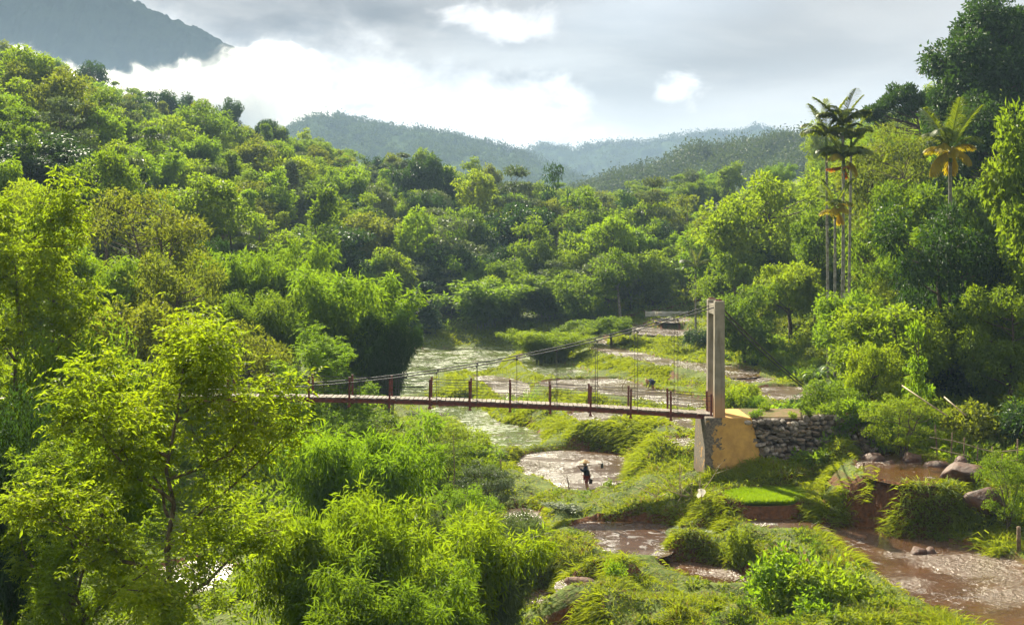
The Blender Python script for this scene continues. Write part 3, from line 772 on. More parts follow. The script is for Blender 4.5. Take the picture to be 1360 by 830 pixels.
def palm(label, x, y, ztop, crown=1.0, nf=9, old=3, dead=0, group=None, tr=.10, upright=False, seed=0, lean=(0, 0)):
    rng = random.Random(seed); z0 = gz(x, y)
    H = ztop - z0
    e = empty('areca_palm', (x, y, z0)); tag(e, label, 'palm tree', group)
    mb = MB(); n = 26; t = np.linspace(0, 1, n)
    P = np.stack([lean[0] * t ** 1.6, lean[1] * t ** 1.6, -.4 + (H + .4) * t], 1)
    mb.tube(P, tr * (1.15 - .3 * t) + .012 * (np.arange(n) % 2), 8)
    mb.build('trunk', M['palm_trunk'], e, smooth=True)
    top = P[-1]
    cs = MB(); cs.tube([top + [0, 0, -.05], top + [0, 0, .35], top + [0, 0, .85]], [tr * 1.15, tr * 1.25, tr * .55], 8); cs.build('crownshaft', M['crownshaft'], e, smooth=True)
    tot = nf + old + dead
    a0 = rng.random() * 6.28
    for i in range(tot):
        if i < nf: ms = (fr_up if (upright and i % 2 == 0) or i < 3 else fr); dz = .8
        elif i < nf + old: ms = fr_old; dz = rng.uniform(.5, .85)
        else: ms = fr_dead; dz = .25
        f = obj('frond', ms[i % len(ms)], e, top + np.array([0, 0, dz]))
        s = crown * (.85 + .3 * rng.random())
        f.scale = (s, s, s); f.rotation_euler = (rng.uniform(-.15, .15), rng.uniform(-.25, .2) + (rng.uniform(-.5, .45) if i >= nf else 0), a0 + i * 2.399 + rng.uniform(-.3, .3))
    return e

def banana(label, u, vbase, Y, h=3.2, n=9, seed=0, group=None):
    rng = random.Random(seed); x = ux(u, Y); z = gz(x, Y)
    if vbase: z = max(z, min(zv(vbase, Y), z + 2))
    e = empty('banana_plant', (x, Y, gz(x, Y))); tag(e, label, 'banana plant', group)
    sh = h * .5
    mb = MB(); mb.tube([(0, 0, -.3), (.03, 0, sh * .5), (.02, .02, sh)], [.16, .13, .09], 8); mb.build('stem', M['culm'], e, smooth=True)
    for i in range(n):
        l = obj('leaf', bl[i % 3], e, (.02, .02, sh * (.86 + .14 * i / n)))
        s = h / 3.2 * rng.uniform(.75, 1.15); l.scale = (s, s, s)
        l.rotation_euler = (rng.uniform(-.3, .3), rng.uniform(-.55, .25), i * 2.399 + rng.uniform(-.3, .3))
    return e
# ------------------------------------------------------------------ plants one can tell apart
T = plant
# near trees on the left bank
T('fine_tree','near_tree','tree','large airy yellow-green tree with forked trunk, nearest of all in the lower corner', 266,410,30,365,'bright',var=0,rot=2.5)
T('fine_tree','near_tree','tree','yellowish airy tree behind the forked tree, its crown spreading to the picture edge', 125,560,33,220,'bright',var=1,rot=2.2)
T('fine_tree','near_tree','tree','yellow-tipped tree with dark slim trunk cut off by the edge above the draped tree', 5,240,47,290,'bright',var=2,rot=1.0)
T('near_drape','draped_tree','tree','dark green creeper-draped dome of a tree left of the forked tree', 88,414,43,215,'mid',var=0)
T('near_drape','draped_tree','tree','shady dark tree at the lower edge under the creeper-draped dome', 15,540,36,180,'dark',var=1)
T('fine_tree','near_tree','tree','lime-yellow tree standing behind the far visible end of the bridge deck', 425,440,70,150,'lime',var=1,rot=4)
T('mid_airy','near_tree','tree','small olive tree just behind the crown top of the forked tree', 330,425,75,130,'olive')
# thicket in the lower middle
T('near_bamboo','bamboo_shrub','bamboo','feathery lime bamboo mound below the bridge beside the forked tree', 470,545,50,190,'lime',var=0)
T('near_bamboo','bamboo_shrub','bamboo','broad feathery bamboo thicket at the bottom edge, middle one', 575,662,39,250,'bright',var=1)
T('near_bamboo','bamboo_shrub','bamboo','pale feathery bamboo shrub beside the reddish wet channel', 655,668,41,130,'grey',var=0)
T('near_bamboo','bamboo_shrub','bamboo','yellowish feathery bamboo shrub right under the forked tree crown', 440,640,36,190,'bright',var=0)
T('near_bamboo','bamboo_shrub','bamboo','dark feathery bamboo shrub cut by the bottom edge', 520,735,33,220,'mid',var=1)
T('fine_bush','leafy_bush','bush','sunlit leafy bush on the bank just below the bridge middle', 560,553,70,130,'bright')
T('fine_bush','leafy_bush','bush','dark-hearted bush at the foot of the thin dead stake', 585,585,60,120,'mid')
T('fine_bush','leafy_bush','bush','pale leafy bush between the thin stake and the silvery paddy', 645,612,58,90,'grey')
T('fine_bush','leafy_bush','bush','small bush at the lower end of the silvery left bank', 620,640,52,90,'lime')
T('fine_bush','leafy_bush','bush','yellow-green bush at the water edge under the bridge', 610,560,76,90,'bright')
T('bush','leafy_bush','bush','low bush touching the bridge deck from below on the left', 500,545,72,110,'mid')
# bamboos and trees of the left middle distance
T('mid_bamboo','bamboo_clump','bamboo','big bright bamboo clump with dark foot at the edge of the flooded field', 470,337,93,185,'bamboo',var=0)
T('mid_bamboo','bamboo_clump','bamboo','dark bamboo clump hanging over the far end of the bridge', 515,395,88,80,'dark',var=1)
T('mid_bamboo','bamboo_clump','bamboo','tall lime bamboo plumes left of the big bright clump', 385,302,106,125,'bamboo',var=2)
T('mid_bamboo','bamboo_clump','bamboo','lime bamboo with dark hollow beneath, third clump left of the field', 318,318,104,110,'bamboo',var=0)
T('mid_bamboo','bamboo_clump','bamboo','dim bamboo clump behind the top of the forked tree', 345,372,90,130,'mid',var=1)
T('mid_bamboo','bamboo_clump','bamboo','bright bamboo mound in front of the olive airy tree', 118,325,82,140,'bamboo',var=1)
T('mid_airy','airy_tree','tree','olive airy tree with slim upright trunk in the left middle distance', 195,246,98,180,'olive',var=0)
T('mid_airy','airy_tree','tree','yellow-green airy tree left of the olive airy one', 40,236,90,130,'bright',var=1)
T('mid_round','leafy_tree','tree','mid-green leafy tree under the olive airy tree', 230,335,84,130,'olive')
T('mid_round','leafy_tree','tree','brownish-green leafy tree above the creeper-draped dome', 165,375,70,150,'olive')
T('mid_tall','leafy_tree','tree','bright leafy tree above the picture-edge yellow tree', 75,290,78,110,'lime')
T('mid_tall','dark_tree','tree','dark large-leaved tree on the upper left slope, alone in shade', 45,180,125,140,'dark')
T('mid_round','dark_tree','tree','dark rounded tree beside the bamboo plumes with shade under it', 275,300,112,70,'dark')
T('mid_tier','tiered_tree','tree','grey-green flat-layered tree on the middle of the left slope', 300,292,150,110,'grey')
# the far forest edge
T('far_bamboo','bamboo_clump','bamboo','tall olive bamboo clump in the middle of the forest foot', 645,363,164,120,'bamboo',var=0)
T('far_bamboo','bamboo_clump','bamboo','darker bamboo clump right of the tall olive one at the forest foot', 722,352,168,100,'mid',var=1)
T('far_cone','dark_tree','tree','narrow dark tree at the forest foot near the big bright bamboo', 565,374,161,52,'dark')
T('far_round','pale_tree','tree','silvery pale-leaved tree in the middle of the forest', 600,305,185,95,'grey')
T('far_round','pale_tree','tree','silvery pale-leaved smaller tree left of the narrow dark one', 540,345,175,60,'grey')
T('far_bamboo','bamboo_clump','bamboo','tall dark bamboo column on the ridge below the notch of the blue ridges', 565,200,236,82,'dark',var=2)
T('far_bamboo','bamboo_clump','bamboo','short dark bamboo column in front of the tall ridge one', 572,245,215,55,'dark',var=0)
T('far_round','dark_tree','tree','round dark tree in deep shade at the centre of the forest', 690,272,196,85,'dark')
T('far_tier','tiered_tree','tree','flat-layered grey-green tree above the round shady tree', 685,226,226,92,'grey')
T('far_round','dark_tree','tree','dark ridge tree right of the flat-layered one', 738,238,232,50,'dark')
T('far_tier','tiered_tree','tree','pale flat-layered tree on the ridge near the mid hill', 868,240,200,84,'grey')
T('far_tier','tiered_tree','tree','small pale flat-layered tree left of the ridge one', 800,262,206,66,'grey')
T('far_bamboo','bamboo_clump','bamboo','dark arching bamboo on the ridge before the hazy hill', 835,244,225,50,'dark',var=1)
T('far_bamboo','bamboo_clump','bamboo','drooping lime bamboo clump above the banana plants', 832,298,182,90,'bamboo',var=2)
T('far_round','round_tree','tree','large olive round tree at the valley head before the hazy hill', 912,272,205,80,'olive')
T('far_tall','slender_tree','tree','feathery tall tree standing out on the upper left skyline', 185,118,300,46,'mid')
T('far_bamboo','bamboo_clump','bamboo','dark bamboo tuft sticking out of the left skyline', 232,112,298,58,'dark',var=0)
T('far_round','dark_tree','tree','dark round tree on the skyline below the cloud tip', 305,132,290,34,'dark')
T('far_round','dark_tree','tree','dark tree on the highest part of the skyline', 118,78,318,42,'dark')
T('far_bamboo','bamboo_clump','bamboo','bamboo tuft at the highest left skyline', 42,66,325,70,'mid',var=1)
T('far_airy','airy_tree','tree','thin airy tree on the skyline before the blue ridge', 360,150,282,52,'dark')
# right side
T('near_bamboo','round_bush','bush','rounded bright bush on the edge of the small greenish pool', 728,434,126,100,'bright',var=0)
T('bush','round_bush','bush','darker bush behind the rounded bright one', 775,420,136,70,'mid',var=1)
T('bush','round_bush','bush','low bush at the foot of the banana plants', 812,415,134,60,'mid')
T('mid_round','leafy_tree','tree','bright yellow-green tree on the slope left of the palms', 1020,230,142,150,'bright',var=0)
T('mid_round','leafy_tree','tree','mid-green tree with shade under it below the bright slope tree', 1050,335,116,100,'bright',var=1)
T('mid_round','leafy_tree','tree','leafy tree at the valley head just right of the banana plants', 975,330,135,90,'mid',var=2)
T('bush','leafy_bush','bush','thick leafy bush behind the pylon head', 988,376,112,90,'mid',var=0)
T('mid_tall','dark_tree','tree','dark tree directly behind the palm trunks', 1082,262,120,80,'mid',var=0)
T('mid_airy','airy_tree','tree','olive spreading tree just right of the tall palms', 1178,165,114,150,'olive',var=0)
T('mid_round','leafy_tree','tree','soft green tree between the tall palms and the yellow palm', 1195,232,100,130,'mid',var=2)
T('mid_umbrella','umbrella_tree','tree','dark umbrella-shaped tree on the right skyline', 1203,102,132,110,'dark')
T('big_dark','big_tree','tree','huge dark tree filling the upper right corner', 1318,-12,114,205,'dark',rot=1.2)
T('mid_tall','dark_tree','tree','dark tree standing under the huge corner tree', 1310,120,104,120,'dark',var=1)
T('mid_round','dark_tree','tree','glossy dark-leaved shrub tree around the yellow palm stem', 1250,266,76,160,'dark',var=0)
T('mid_round','leafy_tree','tree','bright leafy tree at the right picture edge', 1412,108,72,170,'mid',var=2)
T('mid_round','leafy_tree','tree','light green tree between the yellow palm and the huge dark tree', 1305,215,96,90,'mid',var=1)
T('bush','leafy_bush','bush','large sunlit bush in the middle of the right slope', 1195,384,73,170,'bright',var=1)
T('bush','leafy_bush','bush','dark bush right of the large sunlit one', 1262,398,76,110,'mid',var=2)
T('bush','leafy_bush','bush','big leafy bush at the right edge above the pale boulder', 1338,378,70,110,'mid',var=0)
T('bush','leafy_bush','bush','lime bush under the dark shrub tree', 1135,372,88,110,'lime',var=1)
T('bush','leafy_bush','bush','yellow-green bush at the right edge under the bright tree', 1345,318,76,110,'bright',var=2)
T('sapling','sapling','young tree','lime-green layered young tree on the slope above the stone wall', 1217,442,64,52,'lime')
T('bush','leafy_bush','bush','leafy bush hanging over the end of the stone wall', 1118,503,66,90,'mid',var=0)
T('bush','leafy_bush','bush','yellow-leaved bush right of the back stay cable', 1155,440,68,80,'bright',var=1)
T('fine_bush','leafy_bush','bush','dark shrub on the shady bank right of the stone wall', 1150,535,63,100,'mid',var=1)
T('fine_bush','leafy_bush','bush','bush growing out of the bank above the brown boulders', 1200,520,61,90,'bright',var=0)
T('fine_bush','leafy_bush','bush','shady mound of leaves on the right edge above the big boulder', 1335,600,52,80,'mid',var=0)
T('bush','leafy_bush','bush','large bright leafy bush at the bottom right of the middle pools', 1042,728,45,125,'lime',var=2)
T('bush','leafy_bush','bush','lower leafy bush in front of the large bright one', 1085,735,44,130,'bright',var=0)
T('bush','leafy_bush','bush','narrow leafy bush left of the large bright one', 978,700,52,50,'herb',var=1)
T('herb','leafy_herb','plant','broad-leaved plant on the bank edge at the bottom right', 1075,780,42,70,'lime',var=0)
T('herb','leafy_herb','plant','upright weed on the grassy mound at the bottom middle', 815,745,47,34,'lime',var=1)
T('herb','leafy_herb','plant','white-flecked leafy plant by the dark hollow under the farmer', 745,668,62,50,'grey',var=0)
# palms
pz = lambda v: zv(v, 92)
g = 'tall areca palms standing in one cluster on the right slope'
palm('tallest areca palm of the cluster, drooping dark fronds', ux(1121,92), 92, pz(180), .92, 16, 0, 0, g, seed=1, lean=(-.1,0))
palm('areca palm leaning out leftmost in the cluster', ux(1100,93), 93, zv(196,93), .9, 13, 0, 0, g, seed=2, lean=(-.15,0))
palm('areca palm with hanging orange dead fronds, front of the cluster', ux(1118,91), 91, zv(226,91), .9, 14, 2, 3, g, seed=3, lean=(.15,0))
palm('areca palm hidden behind the front ones, rightmost stem of the cluster', ux(1127,94), 94, zv(200,94), .88, 14, 0, 0, g, seed=4, lean=(.2,0))
palm('short young areca palm with yellow hanging fronds in the cluster', ux(1109,90), 90, zv(290,90), .7, 8, 5, 0, g, seed=5)
palm('lone palm with upright green and hanging yellow fronds', ux(1262,79), 79, zv(215,79), 1.0, 8, 8, 0, None, .13, True, seed=6)
palm('small dark palm far off at the valley head', ux(924,142), 142, zv(366,142), .9, 9, 0, 0, None, .1, seed=7)
# banana plants
for i, (u, Y, h) in enumerate([(858,170,5.6),(886,174,6.0),(838,168,4.6),(908,172,5.2),(1100,84,3.0),(1347,74,3.6),(1085,88,2.6)]):
    banana(['banana plant with the widest pale leaves at the valley head','tall banana plant behind the white sheet fence','leftmost of the banana plants above the terraces','banana plant nearest behind the pylon head','banana plant at the foot of the tall palms','banana plant with a torn pale leaf at the right edge','small banana plant left of the palm foot'][i], u, None, Y, h, 10, seed=i, group='banana plants on the terraces' if i < 4 else None)

# ------------------------------------------------------------------ forest on the left slope: many trees, all separate
def occl_ok(x, y, h, prof):
    k = int((x / y + .62) / .01)
    return (gz(x, y) + h - HC) / y > prof.get(k, -9) + .004
rs = np.random.default_rng(5)
def region_words(u, v, Y, side):
    if side == 'L':
        a = 'upper left' if u < 230 else 'below the skyline bamboo' if u < 420 else 'left of the ridge bamboo' if u < 560 else 'around the layered ridge tree' if u < 760 else 'near the valley head'
        b = 'near the forest foot' if Y < 195 else 'halfway up' if Y < 245 else 'near the ridge'
    else:
        a = 'left of the tall palms' if u < 1090 else 'between the palms' if u < 1240 else 'by the huge corner tree'
        b = 'low on the slope' if Y < 110 else 'higher up' if Y < 150 else 'far up at the top'
    return b + ' ' + a
KIND = {'far_round': ('round_tree', 'round-crowned'), 'far_tall': ('slender_tree', 'slender'), 'far_tier': ('tiered_tree', 'flat-layered'), 'far_bamboo': ('bamboo_clump', 'bamboo'), 'far_cone': ('pointed_tree', 'pointed'), 'far_airy': ('airy_tree', 'airy'), 'far_emergent': ('tall_tree', 'long-trunked'),
        'mid_round': ('leafy_tree', 'leafy'), 'mid_tall': ('slender_tree', 'slender leafy'), 'mid_airy': ('airy_tree', 'airy'), 'mid_bamboo': ('bamboo_clump', 'bamboo'), 'bush': ('leafy_bush', 'bushy'), 'fine_bush': ('leafy_bush', 'fine-leaved')}
CW = {'mid': 'mid-green', 'bright': 'yellow-green', 'lime': 'lime-green', 'dark': 'dark green', 'olive': 'olive-green', 'grey': 'grey-green', 'bamboo': 'fresh green'}
def forest(rows, side, s0, keys, mats, hscale):
    prof = {}; n = 0
    for Y in rows:
        sp = s0 * (.8 + Y / 900.)
        xs = np.arange(-.44 * Y, .43 * Y, sp)
        col = []
        for x in xs + rs.normal(size=len(xs)) * sp * .25:
            y = Y + rs.normal() * sp * .35
            u = 680 + x / y * FPX
            z, d = ground([x], [y]); z = z[0]; d = d[0]
            vb = HV + (HC - z) * FPX / y
            if side == 'L':
                if u < -25 or u > 965 or d < 6.0: continue
                if Y < 172 and u > 480 and z < 3.2: continue
                if Y < 160 and u > 300: continue
            else:
                if u > 1420 or d < 6.0 or u < 955: continue
                if Y < 135 and u < 1110: continue
                if u < 1010 and Y < 150: continue
            key = keys[int(rs.choice(len(keys), p=KP[side]))]
            mat = mats[int(rs.choice(len(mats), p=MP[side]))]
            if 'bamboo' in key: mat = 'bamboo' if rs.random() < .6 else ('mid' if rs.random() < .6 else 'dark')
            if 'tier' in key: mat = 'grey' if rs.random() < .6 else 'mid'
            if key == 'far_emergent' and Y > 235: key = 'far_tall'
            H0, R0 = PL[key][0][1:3]
            sv = .70 + (.55 if Y < 240 else .35) * rs.random() ** 1.4; h = H0 * hscale * sv * (.9 + .2 * rs.random()); r = R0 * hscale * (.3 + .75 * sv) * (.85 + .3 * rs.random())
            ky = int((x / y + .62) / .01)
            if (z + h - HC) / y < prof.get(ky, -9) + .003: continue
            col.append((ky, (z + h * .5 - HC) / y, r / y))
            nm, kw = KIND[key]
            rw = region_words(u, vb, Y, side)
            noun = 'bush' if 'bush' in key else 'clump' if 'bamboo' in key else 'tree'
            lab = f'{CW[mat]} {kw} {noun} {rw}'
            plant(key, nm, 'bamboo' if 'bamboo' in key else 'bush' if 'bush' in key else 'tree', lab, xy=(x, y), h=h, r=r, mat=mat, group=f'{CW[mat]} {kw} {noun}s {rw}', sink=.3)
            n += 1
        for ky, e, w in col:
            for q in range(ky - int(w / .01), ky + int(w / .01) + 1): prof[q] = max(prof.get(q, -9), e)
    return n
KP = {'L': [.22, .16, .16, .23, .05, .09, .09], 'R': [.5, .2, .2, .1]}
MP = {'L': [.30, .22, .12, .12, .18, .06], 'R': [.32, .30, .18, .10, .10]}
FK = ['far_round', 'far_tall', 'far_tier', 'far_bamboo', 'far_cone', 'far_airy', 'far_emergent']
n1 = forest([112, 124, 136, 148, 160] + list(np.arange(169, 345, 7.5)), 'L', 6.6, FK, ['mid', 'bright', 'lime', 'dark', 'olive', 'grey'], .92)
n2 = forest([86, 94, 103, 113, 124, 136, 150, 165, 182, 200, 222, 245], 'R', 5.6, ['mid_round', 'mid_tall', 'mid_airy', 'mid_bamboo'], ['mid', 'bright', 'lime', 'dark', 'olive'], .95)
print('FOREST', n1, n2)
# ------------------------------------------------------------------ grass and low cover: too many to count
STRUCT = [(9.4, 13.5, 62.3, 67.2), (11.0, 18.6, 62.5, 66.6)]      # abutment and stone wall
def free(x, y, D, m):
    k = D > m
    for x0, x1, y0, y1 in STRUCT: k &= ~((x > x0) & (x < x1) & (y > y0) & (y < y1))
    return k
def grass(n, name, label, mat, L0, W0, region, seed, lean=.55, rag=True, up=.7, blades=5, steep=None):
    rng = np.random.default_rng(seed)
    u0, u1, Y0, Y1 = region
    Y = (Y0 ** .35 + rng.random(n) * (Y1 ** .35 - Y0 ** .35)) ** (1 / .35); u = u0 + rng.random(n) * (u1 - u0)
    x = ux(u, Y)
    z, zx, zy, D = grid_lookup(x, Y)
    vb = HV + (HC - z) * FPX / Y
    k = free(x, Y, D, .0) & (vb < 930)
    slope = np.hypot(zx, zy)
    tall = fbm(x * .35, Y * .35, 31, 3) * 2; bare = fbm(x * .55, Y * .55, 41, 3) * 2
    k &= ~((slope > .38) & (bare > .12 - .06 * np.clip(slope - .8, 0, 1.5))) if steep is None else (slope > steep) & (bare < (.30 if steep < 1 else .28))
    k &= ~((np.abs(u - 779) < 13) & (Y > 65) & (Y < 69))
    x, Y, z, zx, zy, slope, tall, D = (a[k] for a in (x, Y, z, zx, zy, slope, tall, D))
    m = len(x); B = blades
    X = np.repeat(x, B) + rng.normal(size=m * B) * (.09 if steep is None else .14); YY = np.repeat(Y, B) + rng.normal(size=m * B) * .09
    Z = np.repeat(z, B) - .05 + (X - np.repeat(x, B)) * np.repeat(np.clip(zx, -3, 3), B) + (YY - np.repeat(Y, B)) * np.repeat(np.clip(zy, -3, 3), B)
    sl = np.repeat(np.minimum(slope, 2.5), B); g = np.stack([-np.repeat(zx, B), -np.repeat(zy, B), 0 * X], 1) / (np.repeat(slope, B)[:, None] + 1e-6)
    dirn = np.array([0, 0, up]) + g * np.minimum(sl, 1.2)[:, None] * lean + rng.normal(size=(m * B, 3)) * np.array([.38, .38, .15])
    dirn = norm(dirn)
    L = L0 * (.55 + .8 * rng.random(m * B)) * np.repeat(np.clip(1.0 + tall * 2.0, .35, 2.3), B) * np.maximum(.38 + .62 * np.clip(np.repeat(D, B) / 1.3, 0, 1), np.clip(np.repeat(slope, B) * 1.3, 0, 1))
    L = L * np.where(np.repeat(Y, B) > 84, np.clip(.30 + np.repeat(D, B) / 5.5, .3, 1), 1)
    W = W0 * (.7 + .6 * rng.random(m * B)) * np.clip(np.repeat(Y, B) / 55, .8, 2.2)
    P = np.stack([X, YY, Z], 1)
    a = rng.random(m * B) * 6.283; S = norm(np.cross(dirn, np.stack([np.cos(a), np.sin(a), .2 + 0 * a], 1)))
    mid = P + dirn * (L * .55)[:, None]
    tip = mid + norm(dirn + g * .35 + np.array([0, 0, -.75]) + rng.normal(size=P.shape) * .2) * (L * .55)[:, None]
    V = np.stack([P - S * (W * .5)[:, None], P + S * (W * .5)[:, None], mid + S * (W * .42)[:, None], mid - S * (W * .42)[:, None], tip], 1).reshape(-1, 3)
    b = np.arange(m * B)[:, None] * 5
    o = obj(name, mesh_np(name, V, [b + [0, 1, 2, 3], b + [3, 2, 4]], [mat]))
    tag(o, label, 'grass', kind='stuff'); return o
grass(115000, 'grass', 'bright green grass hanging over the terrace banks', LEAF['grass'], .29, .036, (420, 1400, 37, 128), 51)
grass(95000, 'grass', 'long grass trailing down the steep terrace faces', LEAF['grass'], .38, .042, (560, 1400, 38, 146), 54, lean=.8, up=.45, steep=.5, blades=4)
grass(200000, 'grass', 'grass clinging to the steepest banks', LEAF['grass'], .40, .042, (640, 1400, 38, 132), 55, lean=.9, up=.3, steep=1.15, blades=4)
grass(70000, 'grass', 'grass streaming down the far terrace banks', LEAF['grass'], .55, .045, (570, 1120, 80, 140), 56, lean=1.2, up=.35, steep=.17, blades=4)
grass(16000, 'grass', 'finer grass on the terraces farther up the valley', LEAF['grass'], .55, .06, (500, 1100, 120, 172), 52)
grass(7000, 'dry_grass', 'dry straw coloured grass on the earth banks', LEAF['straw'], .30, .030, (640, 1400, 40, 120), 53)

def cover(n, name, label, mat, region, L, W, r, nl, seed, dmin=.5, thr=.0, side=None, cat='ground cover'):
    rng = np.random.default_rng(seed); u0, u1, Y0, Y1 = region
    Y = (Y0 ** .4 + rng.random(n) * (Y1 ** .4 - Y0 ** .4)) ** 2.5; u = u0 + rng.random(n) * (u1 - u0); x = ux(u, Y)
    z, zx, zy, D = grid_lookup(x, Y)
    k = free(x, Y, D, dmin) & (fbm(x * .22, Y * .22, seed, 3) > thr)
    if side is not None: k &= side(x, Y, u, D)
    C = np.stack([x, Y, z], 1)[k]; R = r * (.6 + .8 * rng.random(len(C))) * np.clip(C[:, 1] / 60, .85, 3.0); C[:, 2] += R * .25
    V, Q = clump_leaves(rng, C, R, nl, L, W, .75, .8, .1, .25)
    o = obj(name, mesh_np(name, V, Q, [mat])); tag(o, label, cat, kind='stuff')
hillside = lambda x, y, u, D: ((x > .215 * y + 1.0) & (y < 200)) | (x > 17) & (y < 66)
cover(2200, 'ground_cover', 'low broad-leaved weeds between the terrace banks', LEAF['herb'], (560, 1400, 38, 90), .17, .085, .28, 46, 61, .6, .03)
cover(1300, 'ground_cover', 'dark creeping weeds on the shady banks', LEAF['mid'], (640, 1400, 38, 80), .13, .07, .26, 60, 67, .7, .02)
cover(5200, 'undergrowth', 'thick leafy undergrowth over the right slope', LEAF['mid'], (950, 1420, 56, 210), .27, .13, .55, 60, 62, 1.2, -.16, hillside)
cover(3200, 'undergrowth', 'sunlit leafy undergrowth over the right slope', LEAF['bright'], (950, 1420, 52, 150), .22, .11, .5, 60, 63, 1.2, .0, hillside)
cover(5200, 'undergrowth', 'dark undergrowth beneath the forest of the left slope', LEAF['mid'], (-60, 960, 60, 345), .42, .2, .62, 42, 64, 3.0, -.4, lambda x, y, u, D: (u < 470) | (y > 160))
cover(1100, 'undergrowth', 'shady leafy undergrowth at the foot of the near trees', LEAF['mid'], (-40, 700, 33, 60), .17, .08, .45, 80, 66, .5, -.25)
cover(900, 'undergrowth', 'low shrubby growth along the left side of the stream', LEAF['lime'], (380, 720, 40, 100), .17, .08, .42, 70, 65, .9, -.02)

# young rice in the seedbed
def rice():
    rng = np.random.default_rng(7); lo = SEED_P.min(0); hi = SEED_P.max(0)
    p = lo + rng.random((26000, 2)) * (hi - lo); d = sdist(SEED_P, p[:, 0], p[:, 1]); p = p[d < -.12]
    n = len(p); P = np.stack([p[:, 0], p[:, 1], np.full(n, SEEDBED[1] - .1)], 1)
    D = np.array([0, 0, 1.0]) + rng.normal(size=(n, 3)) * .22; L = .26 * (.8 + .4 * rng.random(n)); a = rng.random(n) * 6.28
    V, Q = leaf_quads(P, D, np.stack([np.cos(a), np.sin(a), 0 * a], 1), L, .03, .0)
    o = obj('rice_seedlings', mesh_np('rice_seedlings', V, Q, [LEAF['rice']])); tag(o, 'vivid green rice seedlings in the seedbed below the stone wall', 'rice', kind='stuff')
rice()

# bushes on the right slope and the banks
def bush_fill(n, region, hs, seed, words, ok):
    rng = np.random.default_rng(seed); placed = []
    u0, u1, Y0, Y1 = region; tries = 0
    while len(placed) < n and tries < n * 30:
        tries += 1
        Y = Y0 + (Y1 - Y0) * rng.random(); u = u0 + (u1 - u0) * rng.random(); x = ux(u, Y)
        z, zx, zy, D = (q[0] for q in grid_lookup(np.array([x]), np.array([Y])))
        if D < 1.6 or not free(np.array([x]), np.array([Y]), np.array([D]), .1)[0]: continue
        h = hs * (.5 + .9 * rng.random())
        if not ok(u, HV + (HC - z - h) * FPX / Y, Y): continue
        if any((x - a) ** 2 + (Y - b) ** 2 < 1.1 for a, b in placed): continue
        placed.append((x, Y)); mat = ['mid', 'bright', 'lime', 'dark', 'olive', 'bright'][rng.integers(6)]; key = ['bush', 'fine_bush'][rng.integers(2)]
        kw = KIND[key][1]
        plant(key, 'leafy_bush', 'bush', f'{CW[mat]} {kw} bush {words(u, Y)}', xy=(x, Y), h=h, r=h * (.75 + .35 * rng.random()), mat=mat, group=f'{CW[mat]} {kw} bushes {words(u, Y)}')
bush_fill(95, (985, 1400, 58, 112), 1.7, 71, lambda u, Y: ('low on the slope' if Y < 78 else 'higher on the slope') + (' left of the tall palms' if u < 1100 else ' below the lone palm' if u < 1280 else ' at the picture edge'),
          lambda u, v, Y: (v > 505 or u > 1120 or Y > 96) and not (u < 1115 and Y < 64) and not (1120 < u < 1300 and v < 600 and Y < 61))
bush_fill(26, (430, 700, 42, 100), 1.3, 72, lambda u, Y: ('on the near' if Y < 62 else 'on the far') + ' part of the streamside left of the farmer', lambda u, v, Y: v > 560)
bush_fill(26, (962, 1118, 94, 128), 1.7, 74, lambda u, Y: ('low' if Y < 110 else 'high') + ' on the open slope just behind the pylon', lambda u, v, Y: v > 392)
bush_fill(7, (880, 1010, 112, 150), 1.6, 73, lambda u, Y: 'on the upper terraces behind the pylon', lambda u, v, Y: v > 385)
